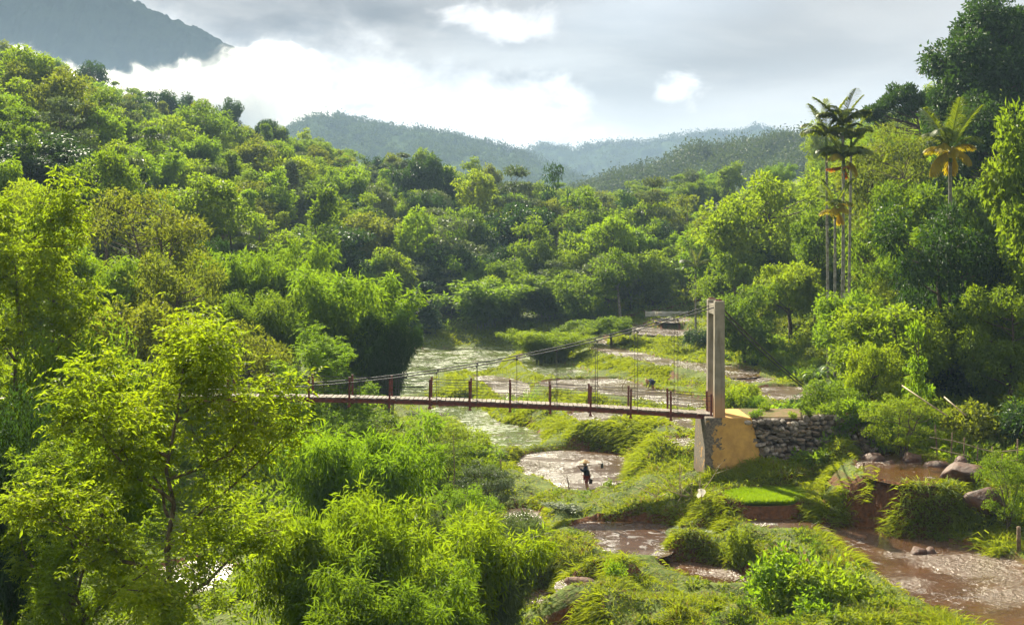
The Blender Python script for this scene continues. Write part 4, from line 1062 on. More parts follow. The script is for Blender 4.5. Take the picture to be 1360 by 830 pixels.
# ------------------------------------------------------------------ suspension footbridge
YB = 64.0; XP = 10.45; XC = -16.0
dz_ = lambda x: 6.38 - .00136 * (x - XC) ** 2
cz_ = lambda x: 6.78 + .00607 * (x - XC) ** 2
def bridge():
    e = empty('suspension_footbridge', (XP, YB, 5.43)); tag(e, 'narrow suspension footbridge with rusty red posts, plank deck and concrete pylon', 'bridge')
    o = np.array([XP, YB, 5.43])
    X = np.linspace(2 * XC - XP + .6, XP - .3, 60)
    mb = MB(); rng = random.Random(3)
    xs = np.arange(2 * XC - XP + .6, XP + .1, .235)
    for x in xs:
        mb.box((x - o[0], rng.uniform(-.03, .03), dz_(x) - o[2] + .03 + rng.uniform(-.008, .008)), (.2, 1.16 + rng.uniform(-.05, .05), .045), rz=rng.uniform(-.03, .03))
    mb.build('deck', M['plank'], e)
    for s in (-1, 1):
        b = MB(); P = np.stack([X - o[0], np.full(60, s * .52), dz_(X) - o[2] - .12], 1)
        for zz, wd, ht in ((.085, .13, .02), (-.085, .13, .02), (0, .025, .15)):
            V = np.stack([P + [0, -wd / 2, zz - ht / 2], P + [0, wd / 2, zz - ht / 2], P + [0, wd / 2, zz + ht / 2], P + [0, -wd / 2, zz + ht / 2]], 1).reshape(-1, 3)
            i = np.arange(59)[:, None] * 4
            Q = np.concatenate([i + [j, (j + 1) % 4, 4 + (j + 1) % 4, 4 + j] for j in range(4)])
            b.add(V, Q)
        b.build('edge_beam', M['steel'], e)
    px = np.arange(XP - .25, 2 * XC - XP + .4, -2.06)
    pm = MB(); pm.box((0, 0, .45), (.10, .055, 1.5)); pm.box((0, -.035, .45), (.03, .03, 1.5)); pm.box((0, 0, -.26), (.16, .13, .06)); pm.box((0, 0, 1.215), (.12, .08, .03)); pm = pm.mesh('post', M['steel'])
    hm = {}
    for x in px:
        for s in (-1, 1):
            p = obj('post', pm, e, (x - o[0], s * .66, dz_(x) - o[2] - .12)); p.rotation_euler = (0, random.Random(x + s).uniform(-.025, .025), 0)
    for x in px:
        for s in (-1, 1):
            top = cz_(x); bot = dz_(x) - .12
            if top - bot > .9 and x < XP - 1:
                h = MB(); h.tube([(0, 0, 0), (0, 0, top - bot)], .014, 5); h.box((0, 0, top - bot), (.10, .06, .09))
                h.build('hanger', M['cable'], e, (x + .35 - o[0], s * .74, bot - o[2]))
    for s in (-1, 1):
        xx = np.linspace(XP, 2 * XC - XP, 70)
        c = MB(); c.tube(np.stack([xx - o[0], np.full(70, s * .74) + .12 * s * ((xx - XC) / 26.4) ** 2, cz_(xx) - o[2]], 1), .030, 6); c.build('main_cable', M['cable'], e, smooth=True)
        for k, hh in enumerate((.42, .74, 1.0)):
            w = MB(); pts = []
            for a, b in zip(px[:-1], px[1:]):
                for t in (0, .5): x = a + (b - a) * t; pts.append((x - o[0], s * .70, dz_(x) - o[2] + hh - (.035 if t else 0)))
            w.tube(pts, .011 if k < 2 else .016, 4); w.build('handrail_wire', M['cable'], e)
    # pylon: two columns and a cross beam
    for yy in (-1.0, 1.2):
        c = MB(); c.box((0, 0, 2.93), (.54, .56, 5.92), taper=.90); ob = c.build('pylon_column', M['pylon'], e, (0.1, yy, 0))
        bv = ob.modifiers.new('bevel', 'BEVEL'); bv.width = .03; bv.segments = 2
    c = MB(); c.box((.1, .22, 5.45), (.44, 1.92, .5)); c.build('cross_beam', M['pylon'], e)
    s = MB()
    for yy in (-.86, 1.31): s.box((.1, yy, 5.93), (.3, .2, .09))
    s.build('cable_saddle', M['steel'], e)
    for yy in (-.86, 1.31):
        a = np.array([.2, yy, 5.6]); p2 = at(1120, 486, 80); b = np.array([p2[0] - o[0], p2[1] - o[1] + yy, gz(p2[0], p2[1]) + .2 - o[2]])
        t = np.linspace(0, 1, 14)[:, None]; P = a + (b - a) * t - np.array([0, 0, .35]) * np.sin(math.pi * t)
        k = MB(); k.tube(P, .042, 6); k.build('back_stay', M['cable'], e, smooth=True)
        k = MB(); k.box((b[0], b[1], b[2] - .25), (.9, .8, .9), taper=.8); k.build('anchor_block', M['pylon'], e)
    # abutment under the pylon
    c = MB()
    zb = -3.2
    V = [(-.72, -1.45, zb), (2.45, -1.45, zb), (2.45, 2.3, zb), (-.72, 2.3, zb), (-.62, -1.3, -.012), (1.7, -1.3, -.012), (1.7, 2.2, -.012), (-.62, 2.2, -.012)]
    c.add(V, [[0, 3, 2, 1], [4, 5, 6, 7], [0, 1, 5, 4], [1, 2, 6, 5], [2, 3, 7, 6], [3, 0, 4, 7]])
    ab = c.build('abutment', M['abutment'], e)
    bv = ab.modifiers.new('bevel', 'BEVEL'); bv.width = .05; bv.segments = 2
    # left end, beyond the picture edge
    xl = 2 * XC - XP
    for yy in (-1.0, 1.45):
        c = MB(); c.box((0, 0, 2.0), (.62, .58, 8.0), taper=.9); c.build('pylon_column', M['pylon'], e, (xl - o[0] - .1, yy, 0))
bridge()

# ------------------------------------------------------------------ masonry wall and approach path
def rock_mesh(seed, sub=3, flat=.7, rough=.35, name='boulder', mat='rock'):
    rng = np.random.default_rng(seed); bm = bmesh.new(); bmesh.ops.create_icosphere(bm, subdivisions=sub, radius=1.0)
    pl = [(norm(rng.normal(size=(1, 3)))[0], .55 + .33 * rng.random()) for _ in range(15)]
    for v in bm.verts:
        c = np.array(v.co)
        for nrm, d in pl:
            e = c @ nrm - d
            if e > 0: c = c - nrm * e * .85
        f = float(fbm(np.array([c[0] * 1.6 + c[2] * 1.1 + seed]), np.array([c[1] * 1.6 - c[2] * .9]), seed, 4)[0])
        c = c * (1 + f * rough)
        v.co = (c[0], c[1], c[2] * flat)
    me = bpy.data.meshes.new(name); bm.to_mesh(me); bm.free(); me.materials.append(M[mat])
    me.polygons.foreach_set('use_smooth', np.ones(len(me.polygons), bool)); return me
def stone_wall():
    e = empty('stone_wall', (15, 62.9, 3)); tag(e, 'rough fieldstone retaining wall beside the pylon abutment', 'stone wall')
    rng = np.random.default_rng(4); mb = MB()
    bm = bmesh.new(); bmesh.ops.create_icosphere(bm, subdivisions=2, radius=1.0)
    IV = np.array([v.co for v in bm.verts]); IT = np.array([[v.index for v in f.verts] for f in bm.faces]); bm.free()
    zt = lambda x: 5.36 + .04 * max(0, x - 14)
    z = 2.7; row = 0
    while z < 5.7:
        hh = .13 + .16 * rng.random(); x = 11.35 + (.2 if row % 2 else 0)
        while x < 18.4:
            ww = .18 + .32 * rng.random()
            xl = 12.0 + (5.4 - z) * .30
            if z + hh / 2 < zt(x) and x + ww / 2 > xl - .15:
                d = IV * np.array([ww * .56, .26, hh * .60]) * (1 + .16 * rng.normal(size=(1, 3)))
                q = np.sign(d) * np.abs(d) ** .82 * np.array([ww * .56, .26, hh * .6]) ** .18
                q = q * (1 + .16 * np.sin(IV @ rng.normal(size=3) * 3 + rng.random() * 6))[:, None]; ra = rng.normal() * .28; q = q @ np.array([[math.cos(ra), 0, math.sin(ra)], [0, 1, 0], [-math.sin(ra), 0, math.cos(ra)]])
                mb.add(q + [x + ww / 2 - 15, rng.normal() * .05 + (5.4 - z) * -.08, z + hh / 2 - 3 + rng.normal() * .06], T=IT)
            x += ww * .98
        z += hh * .96; row += 1
    st = mb.build('stones', M['stone'], e, smooth=False)
    m, nt, out = new_mat('fieldstone'); g = NT(nt); geo = g.n('ShaderNodeNewGeometry'); p = g.n('ShaderNodeBsdfPrincipled'); tc = g.n('ShaderNodeTexCoord')
    cr = g.n('ShaderNodeValToRGB'); g.l(geo.outputs['Random Per Island'], cr.inputs[0])
    cr.color_ramp.elements[0].color = (.07, .055, .042, 1); cr.color_ramp.elements[1].color = (.36, .30, .25, 1)
    for pos, c in ((.35, (.13, .10, .075, 1)), (.6, (.19, .13, .08, 1)), (.85, (.22, .19, .16, 1))):
        el = cr.color_ramp.elements.new(pos); el.color = c
    nz = g.noise(tc.outputs['Object'], 9, 4); g.l(g.mix(g.ramp(nz, .4, .7), cr.outputs[0], (.10, .08, .055, 1)), p.inputs['Base Color'])
    g.l(g.bump(nz, .5, .03), p.inputs['Normal']); p.inputs['Roughness'].default_value = .85; g.l(p.outputs[0], out.inputs[0]); st.data.materials[0] = m
    c = MB(); c.box((.1, .55, .98), (6.4, .8, 2.7)); c.build('mortar_core', M['mortar'], e)
    P = MB(); P.box((14.9, 65.0, 3.9), (6.6, 3.4, 2.95)); o = P.build('path', simple_mat('path_earth', (.15, .095, .05), (.085, .085, .022), 2.5, .95, .1, .5)); tag(o, 'bare earth approach path on top of the stone wall', 'path', kind='structure')
stone_wall()

# ------------------------------------------------------------------ boulders
RK = [rock_mesh(800 + i, 3, [.62, .75, .55, .8][i % 4], .35) for i in range(6)]
RP = rock_mesh(820, 3, .7, .3, 'boulder', 'rock_pale')
def boulder(u, v, w, Y, label, k=0, pale=False, asp=1.0, dep=.8):
    x = ux(u, Y); r = w * Y / FPX / 2; z = zv(v, Y)
    z = min(z, gz(x, Y) + r * .2)
    o = obj('boulder', RP if pale else RK[k % 6], None, (x, Y, z)); o.scale = (r, r * dep, r * asp); o.rotation_euler = (0, 0, k * 1.3)
    tag(o, label, 'boulder')
for a in [(1161, 596, 40, 60.2, 'low brown boulder at the top corner of the upper pool', 0), (1210, 599, 42, 60, 'rounded reddish boulder behind the upper pool', 1), (1248, 603, 42, 58.5, 'brown boulder leaning on the bank right of the rounded one', 2),
          (1277, 604, 34, 57.5, 'small pale brown boulder by the right end of the upper pool', 3), (1279, 629, 66, 55, 'flat dark boulder between upper pool and the biggest rock', 4), (1309, 646, 68, 53, 'biggest red-brown boulder right of the upper pool', 5),
          (1219, 694, 36, 50.5, 'brown boulder stuck in the bank above the wide stream', 1), (1195, 713, 32, 50.3, 'flat wet boulder at the foot of the bank', 2, False, .6), (1241, 717, 30, 49.8, 'flat brown stone at the edge of the wide stream', 0, False, .5),
          (1097, 694, 40, 53.5, 'flat brown boulder below the seedbed', 3, False, .55), (1118, 697, 26, 53.2, 'small wet stone beside the flat boulder below the seedbed', 4, False, .6),
          (835, 686, 16, 56.5, 'small reddish stone in the earth step', 5), (866, 688, 16, 56.3, 'small round stone in the earth step, right one', 2), (850, 690, 10, 56.2, 'tiny stone between the two earth step stones', 1),
          (770, 762, 46, 49, 'pinkish flat boulder beside the tiny muddy pool', 0, True, .7), (722, 800, 26, 46.5, 'pale stone in the reddish wet channel', 1, True, .7), (708, 812, 18, 46, 'small pale stone lower in the reddish channel', 2, True, .7), (735, 778, 20, 47.5, 'small pinkish stone upstream in the reddish channel', 3, True, .7),
          (1182, 604, 22, 59.5, 'small dark boulder between the corner boulder and the rounded one', 5), (1300, 612, 26, 57, 'half-buried brown boulder above the flat dark one', 0), (1236, 700, 28, 50.6, 'brown boulder at the stream foot right of the one stuck in the bank', 3), (1172, 706, 20, 51.2, 'small brown stone at the water line below the grassy bank', 4, False, .7),
          (825, 640, 14, 69, 'small brown stone at the corner of the silvery paddy', 2), (1293, 493, 62, 67, 'large pale boulder on the slope behind the bamboo fence', 4, True, 1.1)]:
    boulder(*a)

# ------------------------------------------------------------------ fences, stakes, poles, branches
def bamboo_fence(u0, u1, Y, vtop, n, label, rails=2, seed=0, h=1.0):
    rng = random.Random(seed); x0, x1 = ux(u0, Y), ux(u1, Y); xm = (x0 + x1) / 2
    e = empty('bamboo_fence', (xm, Y, gz(xm, Y))); tag(e, label, 'fence'); pts = []
    for i in range(n):
        x = x0 + (x1 - x0) * i / (n - 1) + rng.uniform(-.1, .1); z = gz(x, Y) - gz(xm, Y)
        hh = h * rng.uniform(.75, 1.3); l = rng.uniform(-.16, .16)
        p = MB(); p.tube([(0, 0, -.3), (l * .5, 0, hh * .5), (l, rng.uniform(-.05, .05), hh)], [.04, .036, .03], 6); p.build('post', M['timber'], e, (x - xm, 0, z), smooth=True); pts.append((x - xm, z, l, hh))
    for k in range(rails):
        f = (.45 + .38 * k)
        P = [(px + l * f - .0, -.05, z + h * f + rng.uniform(-.05, .05)) for px, z, l, hh in pts]
        P[0] = (P[0][0] - .3, P[0][1], P[0][2]); P[-1] = (P[-1][0] + .3, P[-1][1], P[-1][2])
        r = MB(); r.tube(P, .026, 6); r.build('rail', M['pole'], e, smooth=True)
bamboo_fence(1252, 1322, 64.5, 490, 4, 'short bamboo fence in front of the large pale boulder', 2, 1, 1.15)
bamboo_fence(1243, 1352, 60.0, 520, 7, 'longer bamboo fence on the grassy ledge below the pale boulder', 2, 2, 1.3)
def stick(P, r, name, label, cat, mat='timber'):
    P = np.array(P); o = P[0].copy(); b = MB(); b.tube(P - o, r, 6); ob = b.build(name, M[mat], None, tuple(o), smooth=True); tag(ob, label, cat)
def pole_px(a, b, r, name, label, cat, mat='pole'):
    stick([at(*a), at((a[0] + b[0]) / 2 + 1, (a[1] + b[1]) / 2 + 1, (a[2] + b[2]) / 2), at(*b)], r, name, label, cat, mat)
pole_px((1198, 512, 60.8), (1258, 552, 58.8), .035, 'bamboo_pole', 'long pale bamboo pole lying down the bank, upper one', 'pole')
pole_px((1254, 527, 59.8), (1283, 552, 58.6), .035, 'bamboo_pole', 'shorter pale bamboo pole lying against the longer fence', 'pole')
x, y = ux(600, 57), 57.; z = gz(x, y)
stick([(x, y, z - .3), (x + .05, y, z + 1.6), (x + .12, y, z + 3.2), (x + .08, y, z + 5.0)], [.05, .04, .03, .012], 'dead_sapling', 'thin bare dead stake rising in front of the bridge', 'dead tree')
def stake(u, Y, h, label, r=.05, lean=.0):
    x = ux(u, Y); z = gz(x, Y); stick([(x, Y, z - .3), (x + lean * .5, Y, z + h * .5), (x + lean, Y, z + h)], r, 'wooden_stake', label, 'stake')
stake(1353, 49.5, 1.0, 'thick wooden stake at the right edge by the biggest boulder', .08)
stake(1147, 57.5, .5, 'short stake on the dike of the upper pool', .05)
stake(757, 66.5, .75, 'leaning stick on the bank left of the farmer', .035, -.15)
stake(665, 72, 1.0, 'short stake in the green shoots under the bridge', .045)
stake(1100, 78, 1.7, 'grey stake on the bank near the back stay cable', .04)
p0 = at(826, 505, 100); z = gz(p0[0], 100.)
stick([(p0[0], 100, z - .2), (p0[0] + .05, 100, z + .7), (p0[0] + .4, 100, z + 1.25), (p0[0] + .95, 100, z + 1.5)], .03, 'bent_pole', 'pale bent pole sticking out of the earth bank', 'pole', 'pole')
def branches(u, Y, name, label, n, L, seed, mat='pole', flat=.5):
    rng = np.random.default_rng(seed); x = ux(u, Y); z = gz(x, Y); b = MB()
    for i in range(n):
        c = (np.zeros(3) if i == 0 else M0[rng.integers(0, 4)]); d = norm((rng.normal(size=3) * [1, .5, flat] + [0, 0, .25])[None])[0]; l = L * (.5 + rng.random())
        P = bent(c, c + d * l, rng, .08, 5)
        if i == 0: M0 = P
        b.tube(P, np.linspace(.028, .008, 5), 5)
        for _ in range(2): q = P[2 + rng.integers(2)]; b.tube(bent(q, q + norm((d + rng.normal(size=3) * .7)[None])[0] * l * .4, rng, .1, 3), [.013, .009, .005], 4)
    o = b.build(name, M[mat], None, (x, Y, z + .15), smooth=True); tag(o, label, 'branches')
branches(905, 59.5, 'brushwood_pile', 'pile of bare pale brushwood left of the abutment foot', 16, 1.3, 3, 'pole', .6)
branches(884, 61, 'fallen_branch', 'bleached forked branch leaning left of the brushwood pile', 3, 1.3, 5, 'pole', 1.2)
branches(700, 61, 'fallen_branch', 'tangle of fallen dark branches over the pool by the channel', 7, 1.5, 6, 'timber', .3)
branches(718, 50, 'fallen_branch', 'long thin bare branch arching over the dark hollow', 3, 2.0, 8, 'pole', .4)
# white scrap on a stick by the seedbed
x, y = ux(931, 57.5), 57.5; z = gz(x, y)
e = empty('field_marker', (x, y, z)); tag(e, 'white plastic scrap tied to a stick beside the seedbed', 'marker')
b = MB(); b.tube([(0, 0, -.3), (.03, 0, .45), (.0, 0, .95)], .02, 5); b.build('stick', M['timber'], e)
b = MB(); V = []; n = 7
for i in range(n):
    t = i / (n - 1); V += [(-.16 + .05 * math.sin(t * 7), -.02 + .03 * math.sin(t * 9), .95 - .42 * t), (.0, .04 * math.cos(t * 6), .97 - .36 * t), (.17 + .06 * math.sin(t * 5), .02, .93 - .34 * t)]
Q = [[i * 3 + j, i * 3 + j + 1, i * 3 + j + 4, i * 3 + j + 3] for i in range(n - 1) for j in range(2)]
b.add(V, Q); o = b.build('plastic_scrap', M['sheet'], e); sm = o.modifiers.new('t', 'SOLIDIFY'); sm.thickness = .01

# white sheet fence on the top terrace
def sheet_fence():
    Y = 159.0; x0, x1 = ux(857, Y), ux(914, Y); zb = max(min(gz(x0, Y), gz(x1, Y)) - .1, zv(421, Y)) + .05
    e = empty('sheet_fence', ((x0 + x1) / 2, Y, zb)); tag(e, 'white plastic sheet stretched on low wooden posts on the top terrace', 'fence')
    n = 6; w = x1 - x0
    for i in range(n):
        x = -w / 2 + w * i / (n - 1); b = MB(); b.tube([(0, 0, -.9), (0, 0, .78)], .04, 5); b.build('post', M['timber'], e, (x, .08, 0))
    b = MB(); V = []; m = 40
    for i in range(m):
        t = i / (m - 1); sag = .07 * math.sin(math.pi * ((t * (n - 1)) % 1)); V += [(-w / 2 + w * t, -.02 + .03 * math.sin(t * 40), .02), (-w / 2 + w * t, .05 * math.sin(t * 25) - .05, .36), (-w / 2 + w * t, .03, .72 - sag)]
    b.add(V, [[i * 3 + j, i * 3 + j + 3, i * 3 + j + 4, i * 3 + j + 1] for i in range(m - 1) for j in range(2)])
    o = b.build('sheet', M['sheet'], e); s = o.modifiers.new('t', 'SOLIDIFY'); s.thickness = .015
    b = MB(); b.tube([(-w / 2 - .1, .0, .38), (w / 2 + .1, -.1, .40)], .025, 5); b.build('rail', M['timber'], e)
sheet_fence()
def hut():
    Y = 172.0; x = ux(945, Y); zb = gz(x, Y); zt = zv(385, Y); h = max(1.6, zt - zb)
    e = empty('field_hut', (x, Y, zb)); tag(e, 'tiny field hut with pale low roof behind the pylon top', 'hut')
    b = MB(); b.box((0, 0, h * .4), (1.5, 1.4, h * .8)); b.build('wall', M['timber'], e)
    b = MB(); b.add([(-1.0, -1.0, h - .35), (1.0, -1.0, h - .35), (1.0, 0, h), (-1.0, 0, h), (-1.0, 1.0, h - .35), (1.0, 1.0, h - .35)], [[0, 1, 2, 3], [3, 2, 5, 4]]); o = b.build('roof', M['roof_sheet'], e); s = o.modifiers.new('t', 'SOLIDIFY'); s.thickness = .06
hut()

# ------------------------------------------------------------------ people
def skin_mesh(name, verts, edges, rad, mat, sub=2, root=0):
    me = bpy.data.meshes.new(name); me.from_pydata([tuple(v) for v in verts], edges, []); o = bpy.data.objects.new(name, me); COL.objects.link(o)
    md = o.modifiers.new('skin', 'SKIN'); sv = me.skin_vertices[0].data
    for i, r in enumerate(rad): sv[i].radius = (r, r) if np.isscalar(r) else r; sv[i].use_root = (i == root)
    s = o.modifiers.new('sub', 'SUBSURF'); s.levels = sub; s.render_levels = sub
    dg = bpy.context.evaluated_depsgraph_get(); dg.update(); em = bpy.data.meshes.new_from_object(o.evaluated_get(dg)); bpy.data.objects.remove(o)
    em.name = name; em.materials.clear(); em.materials.append(mat); em.polygons.foreach_set('use_smooth', np.ones(len(em.polygons), bool)); return em
def person(loc, rz, label, J, hat, mats, group=None):
    """J: joints by name, local frame: forward -x, left side -y... ; one continuous body, clothes as children"""
    names = list(J); ix = {n: i for i, n in enumerate(names)}
    E = [('pelvis', 'belly'), ('belly', 'chest'), ('chest', 'neck'), ('neck', 'jaw'), ('jaw', 'head'), ('head', 'scalp'), ('jaw', 'nose')]
    R = {'pelvis': (.145, .11), 'belly': (.125, .10), 'chest': (.165, .12), 'neck': .052, 'jaw': .07, 'head': .095, 'scalp': .07, 'nose': .022}
    V = dict(J)
    for s in 'ab':
        E += [('chest', 'sh' + s), ('sh' + s, 'el' + s), ('el' + s, 'wr' + s), ('wr' + s, 'pa' + s), ('pelvis', 'hip' + s), ('hip' + s, 'kn' + s), ('kn' + s, 'an' + s), ('an' + s, 'to' + s)]
        R.update({'sh' + s: .062, 'el' + s: .043, 'wr' + s: .03, 'pa' + s: (.034, .018), 'hip' + s: .085, 'kn' + s: .058, 'an' + s: .04, 'to' + s: (.038, .025)})
        w = np.array(J['wr' + s]); p = np.array(J['pa' + s]); d = norm((p - w)[None])[0]; side = norm(np.cross(d, [0.3, 1, .2])[None])[0]
        curl = norm(np.cross(side, d)[None])[0]
        for f in range(4):
            k = (f - 1.5) * .018; a = p + side * k + d * .03; b = a + d * .035 + curl * .03; n1, n2 = f'f{f}{s}', f'g{f}{s}'
            V[n1] = a; V[n2] = b; E += [('pa' + s, n1), (n1, n2)]; R[n1] = .009; R[n2] = .008
        V['t' + s] = w + d * .035 + side * .045 + curl * .02; E.append(('wr' + s, 't' + s)); R['t' + s] = .010
    names = list(V); ix = {n: i for i, n in enumerate(names)}
    body = skin_mesh('person', [V[n] for n in names], [(ix[a], ix[b]) for a, b in E], [R[n] for n in names], M['skin'], 2, ix['pelvis'])
    o = obj('person', body, None, loc); o.rotation_euler = (0, 0, rz); tag(o, label, 'person', group)
    def cloth(name, use, edges, rad, mat):
        i2 = {n: i for i, n in enumerate(use)}
        obj(name, skin_mesh(name, [J[n] if n in J else use_extra[n] for n in use], [(i2[a], i2[b]) for a, b in edges], rad, M[mat], 2, 0), o)
    lerp = lambda a, b, t: tuple(np.array(J[a]) * (1 - t) + np.array(J[b]) * t)
    use_extra = {'cua': lerp('ela', 'wra', .75), 'cub': lerp('elb', 'wrb', .75), 'nk': lerp('chest', 'neck', .72), 'ska': lerp('hipa', 'kna', .95), 'skb': lerp('hipb', 'knb', .95), 'hem': lerp('pelvis', 'belly', -.25)}
    cloth('shirt', ['belly', 'hem', 'chest', 'nk', 'sha', 'ela', 'cua', 'shb', 'elb', 'cub'], [('belly', 'hem'), ('belly', 'chest'), ('chest', 'nk'), ('chest', 'sha'), ('sha', 'ela'), ('ela', 'cua'), ('chest', 'shb'), ('shb', 'elb'), ('elb', 'cub')],
          [(.175, .15), (.19, .165), (.20, .155), (.08, .075), .095, .075, .06, .095, .075, .06], mats[0])
    cloth('shorts', ['pelvis', 'hipa', 'ska', 'hipb', 'skb'], [('pelvis', 'hipa'), ('hipa', 'ska'), ('pelvis', 'hipb'), ('hipb', 'skb')], [(.16, .125), .105, .088, .105, .088], mats[1])
    hd = np.array(J['head']); sc = np.array(J['scalp']); up = norm((sc - hd)[None])[0]
    b = MB(); n = 24; rings = [(.0, .17), (.05, .145), (.14, .09), (.215, .035), (.265, .004)]
    q = Vector((0, 0, 1)).rotation_difference(Vector(up)).to_matrix()
    rr, zz = zip(*rings); P = np.array([[r * math.cos(a), r * math.sin(a), z] for r, z in rings for a in np.arange(n) * 2 * math.pi / n])
    Q = [[k * n + j, (k + 1) * n + j, (k + 1) * n + (j + 1) % n, k * n + (j + 1) % n] for k in range(4) for j in range(n)]
    P = P @ np.array(q).T + hd - up * .005
    if hat:
        b.add(P, Q); h = b.build('hat', M['hat'], o, smooth=True); s = h.modifiers.new('t', 'SOLIDIFY'); s.thickness = .008
    return o
# the farmer: walks away to the left, pole over the shoulder, bucket in the other hand
J = dict(pelvis=(0, 0, .80), belly=(-.02, 0, .98), chest=(-.05, 0, 1.19), neck=(-.07, 0, 1.34), jaw=(-.10, 0, 1.40), head=(-.10, 0, 1.48), scalp=(-.10, 0, 1.54), nose=(-.20, 0, 1.45),
         sha=(-.05, -.17, 1.27), ela=(-.24, -.24, 1.08), wra=(-.40, -.17, 1.26), paa=(-.44, -.16, 1.31), shb=(-.05, .17, 1.27), elb=(.08, .24, 1.02), wrb=(.20, .24, .80), pab=(.225, .245, .74),
         hipa=(-.01, -.09, .76), kna=(-.06, -.10, .43), ana=(.02, -.10, .07), toa=(-.14, -.11, .03), hipb=(0, .09, .76), knb=(.02, .10, .43), anb=(.12, .10, .08), tob=(-.02, .11, .03))
pf = at(779, 651, 67.6); PX, PY = pf[0], 67.4; PZ = max(gz(PX, PY), .72)
RZ = math.radians(8)
pp_ = person((PX, PY, PZ), RZ, 'farmer in conical hat, dark jacket and red shorts carrying a hoe and bucket', J, True, ('cloth', 'cloth_red')); pp_.scale = (1.1, 1.1, 1.1)
def loc_(p):
    c, s = math.cos(RZ), math.sin(RZ); p = [q * 1.1 for q in p]; return np.array([PX + p[0] * c - p[1] * s, PY + p[0] * s + p[1] * c, PZ + p[2]])
h0, h1 = loc_((-.56, -.14, 1.30)), loc_((.74, -.24, 1.42))
e = empty('hoe', tuple(h0)); tag(e, 'long handled hoe carried over the farmer\'s shoulder', 'hoe')
b = MB(); b.tube([(0, 0, 0), tuple((h1 - h0) / 2), tuple(h1 - h0)], .026, 8); b.build('handle', M['timber'], e, smooth=True)
b = MB(); d = h1 - h0; b.box((d[0] - .02, d[1], d[2] - .10), (.16, .04, .24), taper=.7); b.box((d[0], d[1], d[2]), (.10, .07, .08)); b.build('blade', M['bucket'], e)
pb = loc_((.24, .25, .38)); e = empty('bucket', tuple(pb)); tag(e, 'small black bucket hanging from the farmer\'s hand', 'bucket')
b = MB(); n = 18; prof = [(.0, 0), (.095, 0), (.125, .24), (.132, .245), (.132, .26), (.118, .26), (.09, .015), (0, .015)]
P = np.array([[r * math.cos(a), r * math.sin(a), z] for r, z in prof for a in np.arange(n) * 2 * math.pi / n]); b.add(P, [[k * n + j, k * n + (j + 1) % n, (k + 1) * n + (j + 1) % n, (k + 1) * n + j] for k in range(len(prof) - 1) for j in range(n)]); b.build('body', M['bucket'], e, smooth=True)
b = MB(); a = np.linspace(0, math.pi, 12); b.tube(np.stack([.125 * np.cos(a), 0 * a, .24 + .12 * np.sin(a)], 1), .006, 5); b.build('handle', M['cable'], e)
# second worker, bent double on the upper bank
J2 = dict(pelvis=(.10, 0, .74), belly=(-.04, 0, .84), chest=(-.22, 0, .84), neck=(-.36, 0, .82), jaw=(-.41, 0, .78), head=(-.48, 0, .75), scalp=(-.53, 0, .73), nose=(-.46, 0, .64),
          sha=(-.27, -.17, .82), ela=(-.30, -.22, .54), wra=(-.40, -.14, .32), paa=(-.42, -.13, .26), shb=(-.27, .17, .82), elb=(-.30, .22, .55), wrb=(-.44, .15, .34), pab=(-.47, .14, .28),
          hipa=(.10, -.09, .70), kna=(.02, -.11, .40), ana=(.10, -.11, .07), toa=(-.06, -.12, .03), hipb=(.10, .09, .70), knb=(.06, .11, .40), anb=(.16, .11, .07), tob=(0, .12, .03))
p2 = at(866, 492, 102); person((p2[0], 102, gz(p2[0], 102.)), math.radians(25), 'worker in blue clothes bending down on the earth bank behind the bridge', J2, True, ('cloth_blue', 'cloth'))

# weeds on top of the wall and along the path
for i, (xx, yy, hh, mt) in enumerate([(12.6, 63.2, .45, 'lime'), (14.2, 63.0, .35, 'bright'), (15.3, 63.3, .6, 'mid'), (16.2, 62.95, .7, 'bright'), (17.0, 63.2, .9, 'mid'), (17.7, 63.0, 1.0, 'lime'), (15.8, 65.6, .6, 'mid'), (13.4, 66.0, .5, 'bright')]):
    w = plant('herb', 'wall_weed', 'plant', 'leafy weed growing on top of the stone wall', xy=(xx, yy), h=hh, r=hh * 1.0, mat=mt, group='weeds on top of the stone wall'); w.location.z = 5.34 + .03 * max(0, xx - 14)
